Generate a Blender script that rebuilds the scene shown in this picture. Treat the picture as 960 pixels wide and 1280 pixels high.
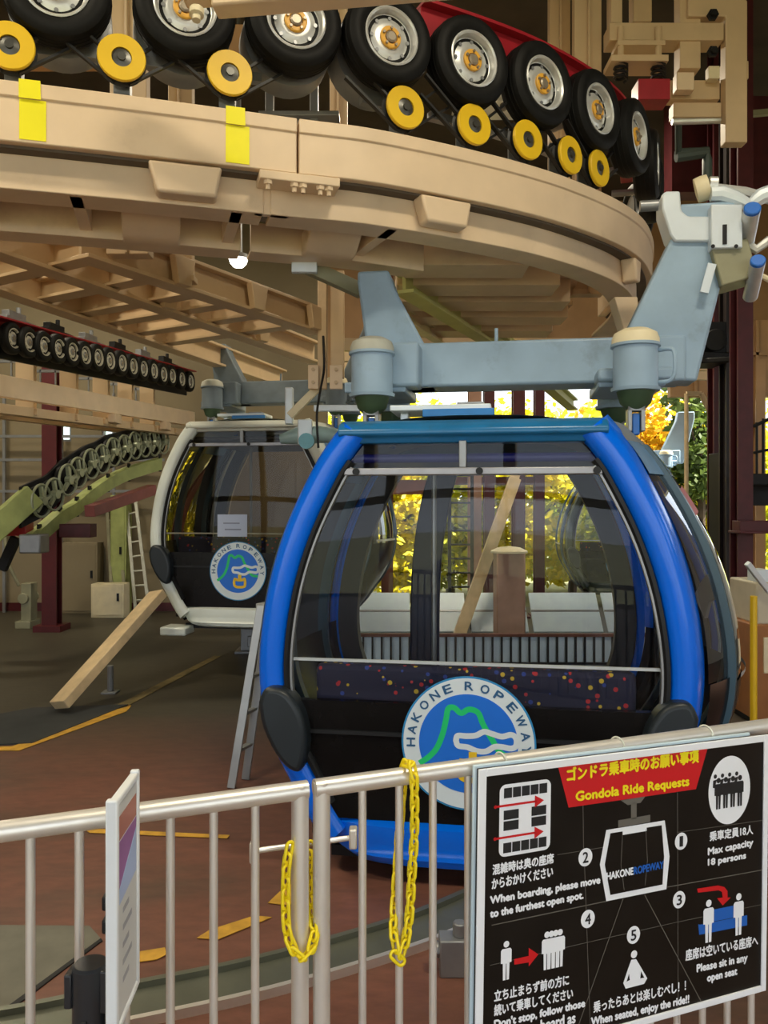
import bpy, math, random
from mathutils import Vector, Matrix
import numpy as np

R = math.radians
for o in list(bpy.data.objects):
    bpy.data.objects.remove(o)
SC = bpy.context.scene
COL = SC.collection

# ------------------------------------------------------------------ camera, world, sun, exposure
CAMZ = 2.05
cam_d = bpy.data.cameras.new('camera')
cam = bpy.data.objects.new('camera', cam_d)
COL.objects.link(cam)
cam.location = (0, 0, CAMZ)
cam.rotation_euler = (R(90), 0, 0)
cam_d.sensor_width = 36
cam_d.lens = 1000 / 1280 * 36
cam_d.shift_y = -8 / 1280
cam_d.clip_end = 300
SC.camera = cam

SC.view_settings.view_transform = 'Standard'
SC.view_settings.look = 'None'
SC.view_settings.gamma = 1
SC.view_settings.use_curve_mapping = False
SC.view_settings.exposure = 0.42
SC.cycles.transparent_max_bounces = 24
SC.cycles.max_bounces = 8

world = bpy.data.worlds.new('sky')
SC.world = world
world.use_nodes = True
bg = world.node_tree.nodes['Background']
bg.inputs[0].default_value = (0.86, 0.93, 1.0, 1)
bg.inputs[1].default_value = 2.1

sun_d = bpy.data.lights.new('sun', 'SUN')
sun_d.energy = 16
sun_d.color = (1, .93, .76)
sun_d.angle = R(1)
sun = bpy.data.objects.new('sun', sun_d)
COL.objects.link(sun)
sun.rotation_euler = (R(4), R(38), 0)


def area(name, loc, rot, size, size_y, energy, color):
    d = bpy.data.lights.new(name, 'AREA')
    d.shape = 'RECTANGLE'
    d.size, d.size_y, d.energy, d.color = size, size_y, energy, color
    o = bpy.data.objects.new(name, d)
    COL.objects.link(o)
    o.location = loc
    o.rotation_euler = rot
    return o


# unseen lamps added under the roof to light the hall (fixtures built further down)
LAMPS = [(-3.6, 1.2, 7.4), (1.8, 1.2, 7.4), (-5.2, 6.5, 7.4), (-6.4, 11.8, 7.4), (1.6, 10.6, 7.4)]
for lx, ly, lz in LAMPS:
    area('added_hall_light', (lx, ly, lz - .14), (0, 0, 0), 1.3, .45, 150, (1, .88, .66))

# ------------------------------------------------------------------ helpers


def P(px, py, Y):
    return Vector(((px - 480) / 1000 * Y, Y, CAMZ - (py - 632) / 1000 * Y))


def PF(px, py, z=0.0):
    Y = (CAMZ - z) / ((py - 632) / 1000)
    return P(px, py, Y)


def link(o):
    COL.objects.link(o)
    return o


MM = {}


def tag(o, label=None, cat=None, group=None, kind=None):
    if label: o['label'] = label
    if cat: o['category'] = cat
    if group: o['group'] = group
    if kind: o['kind'] = kind
    return o


def thing(name, label, cat, loc=(0, 0, 0), rz=0, group=None):
    o = bpy.data.objects.new(name, None)
    o.empty_display_size = .1
    link(o)
    o.location = loc
    o.rotation_euler = (0, 0, rz)
    MM[o] = Matrix.Translation(Vector(loc)) @ Matrix.Rotation(rz, 4, 'Z')
    tag(o, label, cat, group, 'thing')
    return o


def rootm(o):
    while o is not None:
        if o in MM: return MM[o]
        o = o.parent
    return Matrix.Identity(4)


def catmull(pts, n=8):
    pts = [Vector(p) for p in pts]
    out = []
    m = len(pts)
    for i in range(m - 1):
        p0 = pts[i - 1] if i > 0 else pts[0] * 2 - pts[1]
        p1, p2 = pts[i], pts[i + 1]
        p3 = pts[i + 2] if i + 2 < m else pts[-1] * 2 - pts[-2]
        for k in range(n):
            t = k / n
            out.append(.5 * ((2 * p1) + (p2 - p0) * t + (2 * p0 - 5 * p1 + 4 * p2 - p3) * t * t + (3 * p1 - p0 - 3 * p2 + p3) * t ** 3))
    out.append(pts[-1])
    return out


class MB:
    def __init__(s):
        s.v = []
        s.f = []

    def add(s, vs, fs):
        b = len(s.v)
        s.v += [Vector(v) for v in vs]
        s.f += [tuple(b + i for i in f) for f in fs]
        return s

    def box(s, c, size, M=None):
        hx, hy, hz = [a / 2 for a in size]
        vs = [Vector((x, y, z)) for x in (-hx, hx) for y in (-hy, hy) for z in (-hz, hz)]
        if M is not None: vs = [M @ v for v in vs]
        c = Vector(c)
        return s.add([v + c for v in vs], [(0, 1, 3, 2), (4, 6, 7, 5), (0, 4, 5, 1), (2, 3, 7, 6), (0, 2, 6, 4), (1, 5, 7, 3)])

    def bx(s, x0, x1, y0, y1, z0, z1):
        return s.box(((x0 + x1) / 2, (y0 + y1) / 2, (z0 + z1) / 2), (abs(x1 - x0), abs(y1 - y0), abs(z1 - z0)))

    def beam(s, p0, p1, w, h, up=(0, 0, 1)):
        p0, p1 = Vector(p0), Vector(p1)
        d = p1 - p0
        L = d.length
        d.normalize()
        u = Vector(up)
        sd = d.cross(u)
        if sd.length < 1e-4: sd = d.cross(Vector((0, 1, 0)))
        sd.normalize()
        u = sd.cross(d).normalized()
        M = Matrix((d, sd, u)).transposed()
        return s.box((p0 + p1) / 2, (L, w, h), M)

    def ibeam(s, p0, p1, w, h, t=.02, up=(0, 0, 1)):
        p0, p1 = Vector(p0), Vector(p1)
        d = (p1 - p0).normalized()
        sd = d.cross(Vector(up)).normalized()
        u = sd.cross(d)
        o = u * (h / 2 - t / 2)
        s.beam(p0 + o, p1 + o, w, t, up)
        s.beam(p0 - o, p1 - o, w, t, up)
        s.beam(p0, p1, t, h - 2 * t, up)
        return s

    def pxbox(s, x0, y0, x1, y1, Y, d):
        a = P(x0, y0, Y)
        b = P(x1, y1, Y)
        return s.bx(a.x, b.x, Y, Y + d, b.z, a.z)

    def tube(s, pts, r, n=10, closed=False, caps=True):
        pts = [Vector(p) for p in pts]
        m = len(pts)
        rs = r if isinstance(r, (list, tuple)) else [r] * m
        vs = []
        ref = None
        for i, p in enumerate(pts):
            a = pts[(i - 1) % m] if (closed or i > 0) else p
            b = pts[(i + 1) % m] if (closed or i < m - 1) else p
            t = (b - a).normalized()
            if ref is None:
                ref = Vector((0, 0, 1)) if abs(t.z) < .9 else Vector((0, 1, 0))
            sd = t.cross(ref).normalized()
            ref = sd.cross(t).normalized()
            for k in range(n):
                an = 2 * math.pi * k / n
                vs.append(p + (sd * math.cos(an) + ref * math.sin(an)) * rs[i])
        fs = []
        for i in range(m if closed else m - 1):
            j = (i + 1) % m
            for k in range(n):
                k2 = (k + 1) % n
                fs.append((i * n + k, i * n + k2, j * n + k2, j * n + k))
        if not closed and caps:
            fs.append(tuple(range(n))[::-1])
            fs.append(tuple(range((m - 1) * n, m * n)))
        return s.add(vs, fs)

    def cyl(s, p0, p1, r, n=16):
        return s.tube([p0, p1], r, n)

    def lathe(s, prof, c, axis, n=32, closed=False):
        """prof: (radius, height along axis)"""
        c = Vector(c)
        ax = Vector(axis).normalized()
        ref = Vector((0, 0, 1)) if abs(ax.z) < .9 else Vector((1, 0, 0))
        u = ax.cross(ref).normalized()
        w = ax.cross(u)
        vs = []
        for r, h in prof:
            for k in range(n):
                a = 2 * math.pi * k / n
                vs.append(c + ax * h + (u * math.cos(a) + w * math.sin(a)) * r)
        fs = []
        m = len(prof)
        for i in range(m if closed else m - 1):
            j = (i + 1) % m
            for k in range(n):
                k2 = (k + 1) % n
                fs.append((i * n + k, j * n + k, j * n + k2, i * n + k2))
        if not closed:
            if prof[0][0] > 1e-5: fs.append(tuple(range(n)))
            if prof[-1][0] > 1e-5: fs.append(tuple(range((m - 1) * n, m * n))[::-1])
        return s.add(vs, fs)

    def prism(s, poly, o, u, v, d):
        """poly of 2-D points on the frame (o,u,v), pushed along the vector d"""
        o, u, v, d = Vector(o), Vector(u), Vector(v), Vector(d)
        n = len(poly)
        a = [o + u * x + v * y for x, y in poly]
        fs = [tuple(range(n)), tuple(range(2 * n - 1, n - 1, -1))]
        for i in range(n):
            j = (i + 1) % n
            fs.append((i, i + n, j + n, j))
        return s.add(a + [p + d for p in a], fs)

    def flat(s, poly, o, u, v):
        o, u, v = Vector(o), Vector(u), Vector(v)
        return s.add([o + u * x + v * y for x, y in poly], [tuple(range(len(poly)))])

    def grid(s, rows, close_u=False):
        n = len(rows[0])
        vs = [p for r in rows for p in r]
        fs = []
        for i in range(len(rows) - 1):
            for k in range(n if close_u else n - 1):
                k2 = (k + 1) % n
                fs.append((i * n + k, i * n + k2, (i + 1) * n + k2, (i + 1) * n + k))
        return s.add(vs, fs)

    def sweep(s, frames, section, caps=True):
        """frames: (origin, u, v); section: closed loop of (a, b)"""
        rows = [[o + u * a + v * b for a, b in section] for o, u, v in frames]
        n = len(section)
        b0 = len(s.v)
        s.grid(rows, True)
        if caps:
            s.f.append(tuple(range(b0, b0 + n))[::-1])
            e = b0 + (len(rows) - 1) * n
            s.f.append(tuple(range(e, e + n)))
        return s

    def build(s, name, m, parent=None, world=True, smooth=30, bevel=0, seg=2):
        me = bpy.data.meshes.new(name)
        vs = s.v
        if parent is not None and world:
            inv = rootm(parent).inverted()
            vs = [inv @ v for v in vs]
        me.from_pydata([tuple(v) for v in vs], [], s.f)
        me.validate()
        import bmesh
        bm = bmesh.new()
        bm.from_mesh(me)
        bmesh.ops.recalc_face_normals(bm, faces=bm.faces)
        bm.to_mesh(me)
        bm.free()
        if smooth:
            me.polygons.foreach_set('use_smooth', [True] * len(me.polygons))
            me.set_sharp_from_angle(angle=R(smooth))
        me.materials.append(m)
        o = bpy.data.objects.new(name, me)
        link(o)
        if parent is not None: o.parent = parent
        if bevel:
            b = o.modifiers.new('bevel', 'BEVEL')
            b.width = bevel
            b.segments = seg
            b.limit_method = 'ANGLE'
            b.angle_limit = R(40)
            b.harden_normals = False
        return o


def struct(o):
    o['kind'] = 'structure'
    return o


def solo(mb, name, m, label, cat, group=None, loc=None, **k):
    """a thing that is one mesh; its origin sits at loc"""
    if loc is not None:
        l = Vector(loc)
        mb.v = [v - l for v in mb.v]
    o = mb.build(name, m, None, **k)
    if loc is not None: o.location = loc
    return tag(o, label, cat, group, 'thing')


def children(o):
    return [c for c in KIDS.get(o, [])]


KIDS = {}


def index_kids():
    KIDS.clear()
    for o in COL.objects:
        if o.parent is not None: KIDS.setdefault(o.parent, []).append(o)


def copy_tree(o, parent=None):
    c = o.copy()
    link(c)
    if parent is not None: c.parent = parent
    for ch in KIDS.get(o, []): copy_tree(ch, c)
    return c


# ------------------------------------------------------------------ materials
MATS = {}


def mat(name, col, rough=.5, metal=0., var=.12, scale=6., dirt=None, dirt_amt=.0, bump=.0, coat=0., spec=.5):
    if name in MATS: return MATS[name]
    m = bpy.data.materials.new(name)
    m.use_nodes = True
    nt = m.node_tree
    b = nt.nodes['Principled BSDF']
    b.inputs['Roughness'].default_value = rough
    b.inputs['Metallic'].default_value = metal
    b.inputs['Specular IOR Level'].default_value = spec
    if coat:
        b.inputs['Coat Weight'].default_value = coat
        b.inputs['Coat Roughness'].default_value = .06
    tc = nt.nodes.new('ShaderNodeTexCoord')
    n = nt.nodes.new('ShaderNodeTexNoise')
    n.inputs['Scale'].default_value = scale
    n.inputs['Detail'].default_value = 5
    nt.links.new(tc.outputs['Object'], n.inputs['Vector'])
    r = nt.nodes.new('ShaderNodeValToRGB')
    r.color_ramp.elements[0].position = .3
    r.color_ramp.elements[1].position = .7
    r.color_ramp.elements[0].color = tuple(c * (1 - var) for c in col) + (1,)
    r.color_ramp.elements[1].color = tuple(min(1, c * (1 + var)) for c in col) + (1,)
    nt.links.new(n.outputs['Fac'], r.inputs['Fac'])
    out = r.outputs['Color']
    if dirt is not None:
        n2 = nt.nodes.new('ShaderNodeTexNoise')
        n2.inputs['Scale'].default_value = scale * .8
        n2.inputs['Detail'].default_value = 9
        n2.inputs['Roughness'].default_value = .7
        nt.links.new(tc.outputs['Object'], n2.inputs['Vector'])
        r2 = nt.nodes.new('ShaderNodeValToRGB')
        r2.color_ramp.elements[0].position = .56
        r2.color_ramp.elements[1].position = .74
        r2.color_ramp.elements[0].color = (0, 0, 0, 1)
        r2.color_ramp.elements[1].color = (dirt_amt,) * 3 + (1,)
        nt.links.new(n2.outputs['Fac'], r2.inputs['Fac'])
        mx = nt.nodes.new('ShaderNodeMix')
        mx.data_type = 'RGBA'
        nt.links.new(r2.outputs['Color'], mx.inputs['Factor'])
        nt.links.new(out, mx.inputs['A'])
        mx.inputs['B'].default_value = tuple(dirt) + (1,)
        out = mx.outputs['Result']
    nt.links.new(out, b.inputs['Base Color'])
    if bump:
        bp = nt.nodes.new('ShaderNodeBump')
        bp.inputs['Strength'].default_value = bump
        bp.inputs['Distance'].default_value = .01
        n3 = nt.nodes.new('ShaderNodeTexNoise')
        n3.inputs['Scale'].default_value = scale * 12
        nt.links.new(tc.outputs['Object'], n3.inputs['Vector'])
        nt.links.new(n3.outputs['Fac'], bp.inputs['Height'])
        nt.links.new(bp.outputs['Normal'], b.inputs['Normal'])
    MATS[name] = m
    return m


def glass(name, tint, ior=1.5, refl=1.0, rough=.0):
    if name in MATS: return MATS[name]
    m = bpy.data.materials.new(name)
    m.use_nodes = True
    nt = m.node_tree
    nt.nodes.remove(nt.nodes['Principled BSDF'])
    out = nt.nodes['Material Output']
    t = nt.nodes.new('ShaderNodeBsdfTransparent')
    t.inputs[0].default_value = tuple(tint) + (1,)
    g = nt.nodes.new('ShaderNodeBsdfGlossy')
    g.inputs['Roughness'].default_value = rough
    g.inputs['Color'].default_value = (.95, .97, 1, 1)
    fr = nt.nodes.new('ShaderNodeFresnel')
    fr.inputs['IOR'].default_value = ior
    mt = nt.nodes.new('ShaderNodeMath')
    mt.operation = 'MULTIPLY'
    mt.inputs[1].default_value = refl
    mt.use_clamp = True
    nt.links.new(fr.outputs[0], mt.inputs[0])
    mx = nt.nodes.new('ShaderNodeMixShader')
    nt.links.new(mt.outputs[0], mx.inputs[0])
    nt.links.new(t.outputs[0], mx.inputs[1])
    nt.links.new(g.outputs[0], mx.inputs[2])
    nt.links.new(mx.outputs[0], out.inputs[0])
    MATS[name] = m
    return m


def emit(name, col, s):
    if name in MATS: return MATS[name]
    m = bpy.data.materials.new(name)
    m.use_nodes = True
    b = m.node_tree.nodes['Principled BSDF']
    b.inputs['Base Color'].default_value = tuple(col) + (1,)
    b.inputs['Emission Color'].default_value = tuple(col) + (1,)
    b.inputs['Emission Strength'].default_value = s
    MATS[name] = m
    return m


BEIGE = mat('beige_paint', (.78, .60, .40), .42, var=.07, scale=3, dirt=(.26, .16, .08), dirt_amt=.22)
BEIGE2 = mat('beige_steelwork', (.64, .47, .28), .5, var=.08, scale=2, dirt=(.25, .16, .09), dirt_amt=.3)
TAN = mat('tan_board', (.42, .24, .11), .6, var=.12, scale=2)
MAROON = mat('maroon_steel', (.075, .008, .012), .5, var=.2)
RED = mat('red_steel', (.36, .012, .022), .42, var=.12)
RUBBER = mat('tyre_rubber', (.006, .006, .0055), .6, var=.3, scale=20, spec=.22)
SILVER = mat('silver_rim', (.66, .67, .65), .34, metal=.45, var=.08, scale=14)
ORANGE = mat('orange_hub', (.80, .42, .05), .45, var=.1)
YELLOW = mat('yellow_plastic', (.86, .55, .015), .42, var=.05)
TAPE = mat('yellow_tape', (.95, .86, .005), .45, var=.05)
DARK = mat('dark_steel', (.010, .010, .011), .5, var=.3, spec=.3)
GREYST = mat('grey_steel', (.30, .31, .32), .4, metal=.5, var=.12)
BLUEGREY = mat('blue_grey_paint', (.30, .42, .54), .42, var=.10, scale=4, dirt=(.10, .10, .09), dirt_amt=.4)
STAINLESS = mat('stainless_tube', (.80, .77, .71), .40, metal=.65, var=.05, scale=9)
CREAM = mat('cream_cap', (.80, .70, .46), .5, var=.08, dirt=(.4, .3, .15), dirt_amt=.25)
OLIVE = mat('olive_steel', (.27, .26, .16), .5, var=.12)
ALU = mat('white_aluminium', (.70, .77, .82), .35, metal=.15, var=.04)
BLUECAP = mat('blue_cap', (.02, .16, .62), .4, var=.05)
GRATE = mat('grey_grating', (.23, .23, .21), .6, var=.25, scale=60)
WHITE = mat('white_plastic', (.78, .81, .82), .45, var=.03)
WOODP = mat('pale_timber', (.72, .54, .30), .55, var=.12, scale=9)
CHAINY = mat('chain_yellow', (.93, .73, .01), .38, var=.03)
BELT = mat('black_belt', (.01, .01, .01), .5, var=.2)


def lane_floor():
    m = bpy.data.materials.new('hall_floor')
    m.use_nodes = True
    nt = m.node_tree
    b = nt.nodes['Principled BSDF']
    tc = nt.nodes.new('ShaderNodeTexCoord')

    def noise(s, d, rg=.55, vec=None):
        n = nt.nodes.new('ShaderNodeTexNoise')
        n.inputs['Scale'].default_value = s
        n.inputs['Detail'].default_value = d
        n.inputs['Roughness'].default_value = rg
        nt.links.new(vec if vec else tc.outputs['Object'], n.inputs['Vector'])
        return n

    mp = nt.nodes.new('ShaderNodeMapping')
    mp.inputs['Scale'].default_value = (.6, 1.6, 1)
    mp.inputs['Rotation'].default_value = (0, 0, R(-24))
    nt.links.new(tc.outputs['Object'], mp.inputs['Vector'])
    a = noise(.75, 6, .6, mp.outputs['Vector'])
    r = nt.nodes.new('ShaderNodeValToRGB')
    e = r.color_ramp.elements
    e[0].position, e[0].color = .32, (.105, .070, .050, 1)
    e[1].position, e[1].color = .66, (.215, .09, .062, 1)
    x = e.new(.5)
    x.color = (.18, .080, .055, 1)
    nt.links.new(a.outputs['Fac'], r.inputs['Fac'])
    c = noise(9, 8, .7, mp.outputs['Vector'])
    r2 = nt.nodes.new('ShaderNodeValToRGB')
    r2.color_ramp.elements[0].position, r2.color_ramp.elements[0].color = .35, (.78, .78, .78, 1)
    r2.color_ramp.elements[1].position, r2.color_ramp.elements[1].color = .7, (1.15, 1.12, 1.1, 1)
    nt.links.new(c.outputs['Fac'], r2.inputs['Fac'])
    mx = nt.nodes.new('ShaderNodeMix')
    mx.data_type = 'RGBA'
    mx.blend_type = 'MULTIPLY'
    mx.inputs['Factor'].default_value = 1
    nt.links.new(r.outputs['Color'], mx.inputs['A'])
    nt.links.new(r2.outputs['Color'], mx.inputs['B'])
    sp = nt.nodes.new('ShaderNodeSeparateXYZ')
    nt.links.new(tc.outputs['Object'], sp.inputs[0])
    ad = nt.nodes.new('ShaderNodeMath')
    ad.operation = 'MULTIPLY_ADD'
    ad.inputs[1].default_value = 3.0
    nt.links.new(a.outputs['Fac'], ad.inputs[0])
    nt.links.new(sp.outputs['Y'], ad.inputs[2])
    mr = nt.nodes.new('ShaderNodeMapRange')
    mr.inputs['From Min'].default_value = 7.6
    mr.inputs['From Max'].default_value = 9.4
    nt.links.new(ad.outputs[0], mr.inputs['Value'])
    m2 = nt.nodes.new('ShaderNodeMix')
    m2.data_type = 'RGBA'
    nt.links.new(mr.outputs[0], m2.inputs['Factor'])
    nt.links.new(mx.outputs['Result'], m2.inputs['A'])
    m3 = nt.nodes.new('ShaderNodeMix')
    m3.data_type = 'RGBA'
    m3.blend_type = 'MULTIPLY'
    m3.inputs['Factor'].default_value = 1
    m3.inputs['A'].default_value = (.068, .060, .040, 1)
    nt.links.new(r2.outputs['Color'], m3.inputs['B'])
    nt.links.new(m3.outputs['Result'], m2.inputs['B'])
    nt.links.new(m2.outputs['Result'], b.inputs['Base Color'])
    b.inputs['Roughness'].default_value = .48
    b.inputs['Specular IOR Level'].default_value = .35
    return m


FLOORM = lane_floor()
WALLM = mat('wall_panel', (.26, .21, .125), .7, var=.10, scale=1.2)
CEILM = mat('ceiling_board', (.06, .045, .03), .8, var=.2, scale=2)

# ------------------------------------------------------------------ the setting
struct(MB().bx(-11, 9.5, -5, 16.2, -.2, 0).build('floor', FLOORM))
struct(MB().bx(-70, 70, -60, 120, -.6, -.21).build('ground', mat('outside_ground', (.17, .17, .09), .9, var=.3, scale=1)))
struct(MB().bx(-11.2, 9.7, -5.2, 16.4, 8.0, 8.2).build('ceiling', CEILM))
struct(MB().bx(-11.2, -11, -5.2, 16.4, 0, 8).build('wall_left', WALLM))
# back wall: a lit bay of wall on the left, open hall mouth to the right
w = MB().bx(-11, -1.1, 15.6, 15.8, 0, 3.3)
w.bx(-11, -1.1, 15.6, 15.8, 3.85, 8)
for x, x1 in ((-11, -9.0), (-8.4, -6.5), (-6.1, -5.5), (-5.1, -1.1)): w.bx(x, x1, 15.6, 15.8, 3.3, 3.85)
struct(w.build('wall_back', WALLM))
struct(MB().bx(-1.1, 9.5, 15.6, 15.85, 4.55, 8).build('wall_back_fascia', TAN))
WG = glass('window_glass', (.8, .85, .8), 1.45, .8)
k = 1
for x0, x1 in ((-9.0, -8.4), (-6.5, -6.1), (-5.5, -5.1)):
    fr = MB().bx(x0, x1, 15.63, 15.72, 3.3, 3.34).bx(x0, x1, 15.63, 15.72, 3.81, 3.85)
    fr.bx(x0, x0 + .04, 15.63, 15.72, 3.34, 3.81).bx(x1 - .04, x1, 15.63, 15.72, 3.34, 3.81)
    f = struct(fr.build('window_%d' % k, GREYST))
    MB().bx(x0 + .04, x1 - .04, 15.67, 15.68, 3.34, 3.81).build('pane', WG, f, world=False)
    k += 1
struct(MB().bx(-11, -1.1, 15.55, 15.6, 0, .16).build('baseboard_back', MAROON))
# boarding side behind the photographer: parapet, posts and a glazed band open to the sky
w = MB().bx(-11, 9.5, -5.2, -5, 0, .5)
w.bx(-11, 9.5, -5.2, -5, 4.9, 8)
for i in range(9): w.bx(-11 + i * 2.52, -10.8 + i * 2.52, -5.2, -5, .5, 4.9)
w.bx(-11, 9.5, -5.2, -5, 2.2, 2.36)
struct(w.build('wall_front', WALLM))
w = MB().bx(9.5, 9.7, -5.2, 16.4, 5.0, 8)
for i in range(4): w.bx(9.5, 9.7, -5.2 + i * 6, -2.2 + i * 6, 3.6, 5)
w.bx(9.5, 9.7, -5.2, 16.4, 0, 3.6)
struct(w.build('wall_right', mat('grey_wall_panel', (.58, .55, .49), .7, var=.06, scale=1)))

# ------------------------------------------------------------------ turnaround guide rail overhead
RAILPTS = [(-4.2, 3.62, 0), (-2.7, 3.97, 0), (-1.985, 4.135, 0), (-1.215, 4.34, 0), (-.5, 4.55, 0), (0.0, 4.70, 0), (.76, 5.07, 0), (1.30, 5.43, 0), (1.80, 5.90, 0),
           (2.12, 6.40, 0), (2.36, 7.1, 0), (2.42, 8.0, 0)]
RC = catmull(RAILPTS, 10)


def rail_at(x):
    x = max(x, RC[0].x)
    for i in range(len(RC) - 1):
        if RC[i].x <= x <= RC[i + 1].x:
            t = (x - RC[i].x) / (RC[i + 1].x - RC[i].x)
            p = RC[i].lerp(RC[i + 1], t)
            return p, (RC[i + 1] - RC[i]).normalized()
    return RC[-1].copy(), (RC[-1] - RC[-2]).normalized()


def railframes(x0=None, x1=None):
    out = []
    for i, p in enumerate(RC):
        if x0 is not None and p.x < x0 - 1e-6: continue
        if x1 is not None and p.x > x1 + 1e-6: continue
        a = RC[max(0, i - 1)]
        b = RC[min(len(RC) - 1, i + 1)]
        t = (b - a).normalized()
        out.append((p, Vector((-t.y, t.x, 0)), Vector((0, 0, 1))))     # u points inwards, away from the camera side
    return out


def clip_frames(x0, x1):
    p, t = rail_at(x0)
    q, t2 = rail_at(x1)
    fr = [f for f in railframes() if x0 + .02 < f[0].x < x1 - .02]
    return [(p, Vector((-t.y, t.x, 0)), Vector((0, 0, 1)))] + fr + [(q, Vector((-t2.y, t2.x, 0)), Vector((0, 0, 1)))]


def rect(a0, a1, b0, b1): return [(a0, b0), (a1, b0), (a1, b1), (a0, b1)]


rail = thing('guide_rail', 'big curved beige guide rail carrying the tyres over the blue gondola', 'guide rail', (-.5, 4.55, 3.9))
XJ = -.49
secA = [(0, 3.94), (.0, 4.17), (-.012, 4.17), (-.012, 4.25), (.28, 4.25), (.28, 3.94)]
for x0, x1 in ((-4.2, XJ - .006), (XJ + .006, 2.42)):
    MB().sweep(clip_frames(x0, x1), secA).build('rail_box', BEIGE, rail, bevel=.006)
for x0, x1 in ((-4.2, -.66), (-.62, 2.42)):
    b = MB().sweep(clip_frames(x0, x1), [(.13, 3.74), (.13, 3.93), (.16, 3.93), (.16, 3.77), (.34, 3.77), (.34, 3.74)])
    b.build('lower_channel', BEIGE, rail, bevel=.005)
MB().sweep(clip_frames(-4.2, -.72), [(.72, 3.70), (.72, 3.89), (.75, 3.89), (.75, 3.72), (.92, 3.72), (.92, 3.70)]).build('inner_channel', BEIGE, rail, bevel=.005)
MB().sweep(clip_frames(-.66, .62), [(.72, 3.70), (.72, 3.89), (.75, 3.89), (.75, 3.72), (.92, 3.72), (.92, 3.70)]).build('inner_channel', BEIGE, rail, bevel=.005)
MB().sweep(clip_frames(-4.2, 1.0), rect(.34, .72, 3.90, 3.92)).build('grating', GRATE, rail)
MB().sweep(clip_frames(-4.2, 2.42), rect(.05, .20, 3.925, 3.945)).build('gap_shade', mat('rail_gap_shade', (.10, .075, .05), .7), rail)  # dark strip painting the shade in the gap under the rail box


def rail_frame_m(x):
    p, t = rail_at(x)
    nrm = Vector((-t.y, t.x, 0))
    return p, t, nrm


def px_to_railx(px):
    best = min(RC, key=lambda p: abs(480 + p.x / p.y * 1000 - px))
    i = RC.index(best)
    lo, hi = RC[max(0, i - 1)].x, RC[min(len(RC) - 1, i + 1)].x
    for _ in range(40):
        m = (lo + hi) / 2
        p, _t = rail_at(m)
        if 480 + p.x / p.y * 1000 < px: lo = m
        else: hi = m
    return lo


# bracket boxes on the outer face of the lower channel, gussets under it
for px, wd, hh in ((232, .40, .17), (560, .36, .16), (800, .16, .17)):
    p, t, n = rail_frame_m(px_to_railx(px))
    o = p + n * .13 + Vector((0, 0, 3.93))
    m = MB().prism([(-wd / 2, 0), (wd / 2, 0), (wd / 2 - .03, -hh), (-wd / 2 + .05, -hh)], o, t, (0, 0, 1), -n * .12)
    m.build('bracket_box', BEIGE, rail, bevel=.018, seg=3)
for px in (185, 440):
    p, t, n = rail_frame_m(px_to_railx(px))
    o = p + n * .30 + Vector((0, 0, 3.75))
    m = MB().prism([(0, .1), (.44, .1), (.44, -.06), (.30, -.06)], o - t * .16, n, (0, 0, 1), t * .34)
    m.build('gusset', BEIGE, rail, bevel=.01)
for px in (-60, 90, 300, 505):
    p, t, n = rail_frame_m(px_to_railx(px))
    MB().beam(p + n * .16 + Vector((0, 0, 3.80)), p + n * .9 + Vector((0, 0, 3.80)), .07, .12).build('rib', BEIGE, rail, bevel=.004)
# splice plates with bolts where two rail boxes meet
p, t, n = rail_frame_m(XJ)
o = p + Vector((0, 0, 3.905))
pl = MB().beam(o - t * .22 + n * .05, o + t * .24 + n * .05, .16, .05).build('splice_plate', BEIGE, rail, bevel=.006)
for d in (-.17, -.02, .03, .13, .18):
    q = o + t * d - n * .0
    MB().lathe([(.026, 0), (.026, .022), (.014, .022), (.014, .05)], q + Vector((0, 0, -.025)), (0, 0, -1), 6).build('bolt', BEIGE, pl)
o2 = p + t * (-.13) + n * .16 + Vector((0, 0, 3.84))
MB().beam(o2 - t * .1, o2 + t * .1, .04, .20).build('end_plate', BEIGE, rail, bevel=.004)
# yellow tape wrapped over the rail face
for px, wd in ((41, .13), (297, .13)):
    p, t, n = rail_frame_m(px_to_railx(px))
    m = MB().prism([(-wd / 2, 3.955), (wd / 2, 3.955), (wd / 2, 4.165), (-wd / 2, 4.165)], p - n * .001, t, (0, 0, 1), -n * .003)
    m.prism([(-wd / 2, 4.165), (wd * .32, 4.165), (wd * .30, 4.262), (-wd / 2, 4.262)], p - n * .013, t, (0, 0, 1), -n * .004)
    m.prism([(-wd / 2, 4.252), (wd * .3, 4.252), (wd * .3, 4.255), (-wd / 2, 4.255)], p - n * .013, t, (0, 0, 1), n * .06)
    m.build('tape_band', TAPE, rail, smooth=0)


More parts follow.
